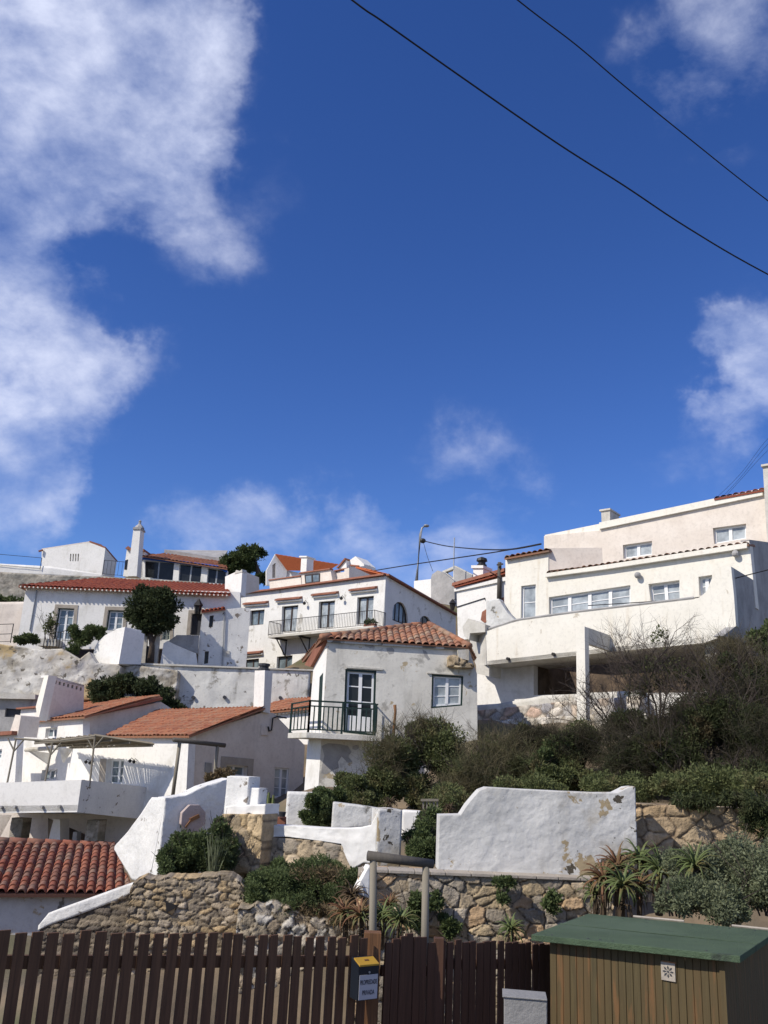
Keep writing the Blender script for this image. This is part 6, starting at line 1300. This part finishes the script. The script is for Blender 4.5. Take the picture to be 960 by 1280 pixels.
AL = [(800, 1078, 12.3, .95, 'aloe', 'uppermost aloe of the clump, arching above the others'), (772, 1085, 12.2, .95, 'aloe_red', 'reddish aloe left of the uppermost one in the clump'), (825, 1090, 11.9, 1.05, 'aloe', 'large drooping green aloe at the right of the clump'),
      (755, 1100, 12.0, .9, 'aloe_red', 'dark reddish aloe at the left edge of the clump by the white wall'), (778, 1108, 11.7, .95, 'aloe', 'broad-leaved green aloe low in the middle of the clump'), (745, 1118, 12.2, .7, 'aloe', 'small yellow-green aloe at the foot of the clump against the big-stone wall'), (800, 1110, 11.8, .7, 'aloe_red', 'small reddish aloe among dead leaves right of the low middle one'),
      (868, 1084, 11.2, .9, 'aloe', 'long-leaved aloe growing through the grey-green bush'), (640, 1163, 13.2, .7, 'aloe', 'lone small aloe at the foot of the big-stone wall')]
for i, a in enumerate(AL): aloe(a[0], a[1], a[2], a[3], a[4], a[5], 200 + i, (R(25), R(rnd.uniform(-15, 15))), group='aloes behind the green-roofed shed' if i < 8 else None)
AL = [(440, 1120, 13.6, .8, 'aloe_dead', 'withered brown aloe beside the white wall foot'), (432, 1142, 13.2, .8, 'aloe_red', 'reddish spiky aloe left of the left gate frame post'), (452, 1146, 12.9, .85, 'aloe_red', 'rust-red aloe just behind the fence by the left gate frame post'), (478, 1148, 13, .8, 'aloe', 'green aloe between the gate frame posts, nearest the left post'), (500, 1152, 12.7, .85, 'aloe', 'green aloe between the gate frame posts, low above the gate'), (488, 1132, 13.3, .6, 'aloe_red', 'small upper reddish aloe between the gate frame posts')]
for i, a in enumerate(AL): aloe(a[0], a[1], a[2], a[3], a[4], a[5], 300 + i, (R(20), R(rnd.uniform(-20, 20))), group='aloes around the timber gate frame')
for x, lab, sd in ((488, 'dry brown agave remains on top of the whitewashed pillar', 5), (562, 'dry brown stump behind the left end of the big white wall', 6)):
    aloe(x, 1004 if x < 500 else 1012, 17.2, .5, 'aloe_dead', lab, sd, name='dead_agave')

# ================================================================ foreground: picket fences, gate, frame, mailbox, shed
def picket(mb, a, d, n, w, t, top, H, lean): 
    ex = d * w / 2; sk = d * lean; P = [a - ex + Vector((0, 0, top - H)), a + ex + Vector((0, 0, top - H)), a + ex + sk + Vector((0, 0, top)), a - ex + sk + Vector((0, 0, top))]; mb.prism(P, n * t)
def fence(name, label, P0, P1, pitch, w, H, mt, seed, topf=None, cat='fence', gapj=.006):
    P0, P1 = Vector(P0), Vector(P1); d = P1 - P0; L = math.hypot(d.x, d.y); dz = d.z / L; d = Vector((d.x, d.y, 0)).normalized(); n = Vector((-d.y, d.x, 0)); rg = random.Random(seed)
    root = thing(name, label, cat, P0 + (P1 - P0) * .5 - Vector((0, 0, H))); k = int(L / pitch)
    for i in range(k):
        u = pitch * (i + .5); a = P0 + d * u; tz = dz * u + rg.uniform(-.012, .012) + (topf(u / L) if topf else 0); mb = MB()
        picket(mb, Vector((a.x, a.y, P0.z)) + n * rg.uniform(-.003, .003) + d * rg.uniform(-gapj, gapj), d, n, w * rg.uniform(.93, 1.07), .022, tz, H, rg.uniform(-.012, .012)); mb.build('picket', mt, root, bevel=.0025)
    for off, hh in ((.20, .085), (H - .30, .085)):
        mb = MB(); a = P0 + n * .045 - Vector((0, 0, off)); b_ = P0 + d * L + Vector((0, 0, dz * L)) + n * .045 - Vector((0, 0, off)); mb.beam(a, b_, .038, hh); mb.build('rail', mt, root)
    return root, d, n
Pa, Pb_, Pc, Pd, Pe = W(-70, 1162.5, 6.25), W(466, 1171, 8.28), W(482, 1171.5, 8.36), W(549, 1176, 8.72), W(715, 1180, 9.9)
lfence, fd, fn = fence('picket_fence', 'long dark brown picket fence in shade left of the mailbox post', Pa, Pb_, .112, .078, 1.75, 'picket', 1)
Pc2, Pd2 = Pc.copy(), Pd.copy()
gate_, gd_, gn_ = fence('wooden_gate', 'dark boarded gate with a gently arched top between the fences', Pc + Vector((0, .02, -.08)), Pd + Vector((0, .02, -.06)), .082, .076, 1.65, 'picket2', 2, lambda t: .10 * math.sin(math.pi * t), 'gate', .002)
rfence, _, _ = fence('picket_fence', 'short darker picket fence between the gate and the green shed', Pd, Pe, .098, .078, 1.8, 'picket2', 3)
mb = MB(); a = Pb_ + Vector((.0, .09, 0)); mb.beam(a - Vector((0, 0, 1.9)), a + Vector((0, 0, .025)), .15, .13); tagit(mb.build('gate_post', 'postwood', None, bevel=.004), 'square orange-brown gate post at the end of the left picket fence', 'post')
mb = MB(); a = Pd + Vector((0, .04, 0)); mb.beam(a - Vector((0, 0, 1.9)), a + Vector((0, 0, .02)), .09, .09); tagit(mb.build('gate_post', 'picket2', None, bevel=.004), 'dark square gate post at the start of the right picket fence', 'post')
r = thing('timber_gate_frame', 'round grey timber frame of two posts and a crossbeam behind the gate', 'gate frame', W(500, 1240, 9))
q = PL(500, 1120, 9., 12)
for t_, b_ in (((466.5, 1074), (464.6, 1250)), ((532.3, 1083), (529, 1250))): mb = MB(); mb.tube([q.pt(*b_), q.pt((t_[0] + b_[0]) / 2, (t_[1] + b_[1]) / 2) + Vector((.004, 0, 0)), q.pt(*t_)], [.040, .037, .034], 12); mb.build('post', 'timber', r, True)
mb = MB(); mb.tube([q.pt(459.5, 1069.5), q.pt(500, 1074.8), q.pt(541.5, 1080)], [.047, .045, .042], 14); mb.build('beam', 'timber_dk', r, True)
# mailbox
mp = PL(0, 0, 0, math.degrees(math.atan2(fd.y, fd.x)) - 4, o=W(461, 1225, 8.02)); r = thing('mailbox', 'dark navy mailbox with a yellow flap and a grey notice on the fence end', 'mailbox', mp.pt(461, 1248))
fl_ = mp.pt(448.6, 1207.5); fr_ = mp.pt(474, 1207.5); fr_.z = fl_.z; wv = (fr_ - fl_).length; H = .265; Dn = mp.n * .13; ez = Vector((0, 0, 1))
mb = MB(); mb.prism([fl_ - ez * H, fl_, fl_ + ez * .0, fl_ + Dn + ez * .045, fl_ + Dn - ez * H], mp.d * wv); mb.build('body', 'box_black', r, bevel=.006)
mb = MB(); a = fl_ + mp.d * .004 - mp.n * .008 + ez * .004; mb.prism([a - ez * .012, a + ez * .004, a + Dn * .8 + ez * .041, a + Dn * .8 + ez * .028], mp.d * (wv - .008)); fo_ = mb.build('flap', 'yellow', r, bevel=.003)
mb = MB(); c = fl_ + mp.d * wv * .5 + Dn * .33 + ez * .024; mb.prism([c - mp.d * .02 - mp.n * .004, c + mp.d * .02 - mp.n * .004, c + mp.d * .02 + mp.n * .008 + ez * .008, c - mp.d * .02 + mp.n * .008 + ez * .008], ez * .004 - mp.n * .002); mb.build('flap_emblem', 'postwood', fo_)
c = fl_ + mp.d * wv * .52 - ez * .055; mb = MB(); mb.tube([c, c - mp.n * .006], .009, 12); mb.build('lock', 'greymetal', r)
c = fl_ + mp.d * wv * .5 - ez * .165; mb = MB(); hx, hz = wv * .445, .093; mb.prism([c - mp.d * hx - ez * hz - mp.n * .004, c + mp.d * hx - ez * hz - mp.n * .004, c + mp.d * hx + ez * hz - mp.n * .004, c - mp.d * hx + ez * hz - mp.n * .004], mp.n * .003); nt_ = mb.build('notice', 'paper', r)
for txt, dz, wd in (('PROPRIEDADE', .036, .165), ('PRIVADA', -.042, .118)):
    cu = bpy.data.curves.new('lettering', 'FONT'); cu.body = txt; cu.size = .05; cu.align_x = 'CENTER'; cu.align_y = 'CENTER'; cu.offset = .0006; cu.extrude = .0004
    to = bpy.data.objects.new('lettering', cu); COL.objects.link(to); bpy.context.view_layer.update()
    me = bpy.data.meshes.new_from_object(to.evaluated_get(bpy.context.evaluated_depsgraph_get())); bpy.data.objects.remove(to)
    co = np.empty(len(me.vertices) * 3, 'f'); me.vertices.foreach_get('co', co); co = co.reshape(-1, 3); s_ = wd / (co[:, 0].max() - co[:, 0].min())
    o_ = c + ez * dz - mp.n * .0055
    mt_ = Matrix(((mp.d.x * s_, 0, -mp.n.x, o_.x), (mp.d.y * s_, 0, -mp.n.y, o_.y), (0, 1.0, 0, o_.z), (0, 0, 0, 1))); me.transform(mt_); me.materials.clear(); finish(me, 'lettering', 'ink', nt_)
# shed
SF = PL(686, 1182, 9.0, -34); sh = thing('garden_shed', 'small boarded garden shed, peeling olive paint, under a green felt roof', 'shed', SF.pt(800, 1280))
a, b_ = SF.pt(687, 1172), SF.pt(905, 1200); L = (b_ - a).dot(SF.d); f0, f1 = SF.pt(664, 1168, .12), SF.pt(925, 1195, .12); bk_ = SF.back(2.05); g0, g1 = bk_.pt(735, 1142), bk_.pt(971, 1164)
zt = lambda P_: f0.z + (f1.z - f0.z) * ((Vector(P_) - f0).dot(SF.d) / (f1 - f0).dot(SF.d)) + ((g0.z - f0.z) * ((Vector(P_) - f0).dot(SF.n) / 2.17)) - .058
nb = 24; mb = MB(); rg = random.Random(4); bt = SF.pt(800, 1280).z - .9
for i in range(nb):
    w_ = L / nb; u0 = i * w_ + .0018; u1 = (i + 1) * w_ - .0018; dpt = rg.uniform(-.004, .004)
    c0_ = SF.o + SF.d * (u0 + (a - SF.o).dot(SF.d)) - SF.n * dpt; c1_ = SF.o + SF.d * (u1 + (a - SF.o).dot(SF.d)) - SF.n * dpt
    ch_ = .004; P = [(c0_ + SF.n * .003), (c0_ + SF.d * ch_), (c1_ - SF.d * ch_), (c1_ + SF.n * .003), (c1_ + SF.n * .018), (c0_ + SF.n * .018)]
    mb.prism([Vector((v.x, v.y, bt)) for v in P], Vector((0, 0, zt(P[1]) - bt)))
mb.build('front_boards', 'shedwood', sh)
q = PL(0, 0, 0, 56, o=Vector((b_.x, b_.y, b_.z))); mb = MB(); Ls = 2.
for i in range(22):
    w_ = Ls / 22; P = [q.o + q.d * (i * w_ + .002), q.o + q.d * ((i + 1) * w_ - .002)]; mb.prism([Vector((P[0].x, P[0].y, bt)), Vector((P[1].x, P[1].y, bt)), Vector((P[1].x, P[1].y, bt)) + q.n * .018, Vector((P[0].x, P[0].y, bt)) + q.n * .018], Vector((0, 0, min(zt(P[0]), zt(P[1])) - bt)))
mb.build('side_boards', 'shedwood', sh)
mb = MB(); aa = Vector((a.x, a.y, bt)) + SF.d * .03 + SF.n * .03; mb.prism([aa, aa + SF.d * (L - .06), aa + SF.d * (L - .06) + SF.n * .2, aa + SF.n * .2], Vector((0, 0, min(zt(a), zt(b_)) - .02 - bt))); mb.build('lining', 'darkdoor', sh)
mb = MB(); c = Vector((b_.x, b_.y, bt)) - SF.n * .012; hh_ = (zt(b_) - bt) / 2; mb.box(c - SF.d * .015 + Vector((0, 0, hh_)), SF.d * .022, SF.n * .012, Vector((0, 0, hh_))); mb.build('corner_trim', 'shedwood', sh)
mb = MB(); mb.prism([f0, f1, g1, g0], Vector((0, 0, -.055))); mb.build('roof', 'felt', sh, bevel=.006)
nr_ = (f1 - f0).cross(g0 - f0).normalized(); nr_ = nr_ if nr_.z > 0 else -nr_
m0, m1 = f0.lerp(g0, .45), f1.lerp(g1, .42); mb = MB(); k_ = (g0 - f0).normalized() * .05; mb.prism([m0 + nr_ * .001, m1 + nr_ * .001, m1 + k_ + nr_ * .0035, m0 + k_ + nr_ * .0035], nr_ * .003); mb.build('felt_seam', 'felt', sh)
mb = MB(); rg = random.Random(6)
for k in range(16): t_ = (k + .5) / 16; c = (f0.lerp(f1, t_)).lerp(g0.lerp(g1, t_), rg.choice((.05, .93, .47))); mb.tube([c, c + nr_ * .004], .011, 8)
mb.build('nail_heads', 'darkdoor', sh)
c = SF.pt(835.3, 1214.5, .012); mb = MB(); hx = .062; mb.box(c, SF.d * hx, SF.n * .006, ez * .074); vp = mb.build('vent_plate', 'stone_trim', sh, bevel=.002)
mb = MB()
for k in range(8):
    an = k * math.pi / 4; dr = SF.d * math.cos(an) + ez * math.sin(an); sdv = SF.d * -math.sin(an) + ez * math.cos(an); o_ = c - SF.n * .0085
    mb.prism([o_ + dr * .012, o_ + dr * .034 + sdv * .0085, o_ + dr * .05, o_ + dr * .034 - sdv * .0085], SF.n * .0025)
mb.tube([c - SF.n * .0088, c - SF.n * .006], .009, 10); mb.build('vent_petals', 'rusty' if 0 else 'darkdoor', vp)
mb = MB(); c = SF.pt(836, 1202.5, .012); mb = MB(); mb.box(c, SF.d * .06, SF.n * .006, ez * .006); mb.build('rusty_latch', 'rusty', sh)
for x0, y0, x1, y1 in ((792, 1145.5, 855, 1151.5), (915, 1157, 965, 1162)): mb = MB(); mb.tube([bk_.pt(x0, y0), bk_.pt(x1, y1)], .014, 6); mb.build('roof_batten', 'stone_trim', sh)
q = PL(629, 1250, 7.6, -8); r = thing('utility_box', 'plain grey concrete utility box before the right picket fence', 'utility box', q.pt(660, 1300))
mb = MB(); P = [q.pt(630, 1246.5), q.pt(684, 1245), q.pt(684, 1330), q.pt(630, 1330)]; P[1].z = P[0].z; P[2].z = P[3].z; mb.prism(P, q.n * .22); mb.build('body', 'boxgrey', r, bevel=.008)
mb = MB(); mb.prism([P[0] - q.d * .012 - q.n * .012, P[1] - q.n * .012, P[1] + q.n * .23, P[0] - q.d * .012 + q.n * .23], ez * .012); mb.build('lid', 'boxgrey', r, bevel=.004)

# ================================================================ cables
def cable(label, pts, r, name='overhead_cable', group=None):
    P = [W(*t_) for t_ in pts]; Q_ = []
    for i in range(len(P) - 1):
        a, b_, c_, d_ = P[max(i - 1, 0)], P[i], P[i + 1], P[min(i + 2, len(P) - 1)]
        for k in range(6): t_ = k / 6; Q_.append(.5 * ((2 * b_) + (c_ - a) * t_ + (2 * a - 5 * b_ + 4 * c_ - d_) * t_ ** 2 + (3 * b_ - a - 3 * c_ + d_) * t_ ** 3))
    Q_.append(P[-1]); mb = MB(); mb.tube(Q_, r, 6); return tagit(mb.build(name, 'cable', None, True), label, 'cable', group)
cable('thicker black overhead cable, lower of the two crossing the sky', [(300, -110, 8.6), (440, 0, 9), (480, 28, 9.2), (575, 95, 9.8), (695, 178, 10.6), (780, 232, 11.2), (860, 285, 11.9), (960, 343, 13), (1150, 440, 15)], .0125, group='cables crossing the sky')
cable('thinner black overhead cable, upper of the two crossing the sky', [(540, -90, 9.6), (647, 0, 10), (720, 56, 10.6), (780, 107, 11.2), (860, 172, 12), (960, 251, 13.2), (1120, 370, 15)], .0105, group='cables crossing the sky')
cable('slack cable from the ridge street lamp to the cream house roof', [(529, 676, 74), (555, 682, 68), (580, 685, 60), (610, 687, 52), (640, 686.5, 44), (676, 680, 38)], .045)
cable('long thin cable rising from the orange tiles to the cream house roof', [(440, 718, 62), (500, 708, 58), (560, 699, 52), (620, 690, 45), (676, 680, 38)], .035)
cable('thin guy wire hanging down from the ridge street lamp', [(529, 677, 74), (534, 695, 73.5), (541, 714, 73)], .02)
for i, (y0, y1) in enumerate(((632, 546), (634, 553), (632, 561))):
    cable(['topmost', 'middle', 'lowest'][i] + ' of three faint thin wires above the tiled corner at the right edge', [(885 + i * 6, y0, 44), (925, (y0 + y1) / 2 + 4, 42), (962, y1, 40), (1010, y1 - 38, 38)], .007, group='faint wires over the cream house')
cable('cable sagging across the curved terrace wall', [(735, 757, 32.6), (868, 747.5, 29.6), (885, 738, 29.2), (912, 725, 28.4), (990, 705, 26)], .018)

for o in list(SC.objects):
    if o.parent is None and o.get('category') and not o.get('kind'): o['kind'] = 'thing'
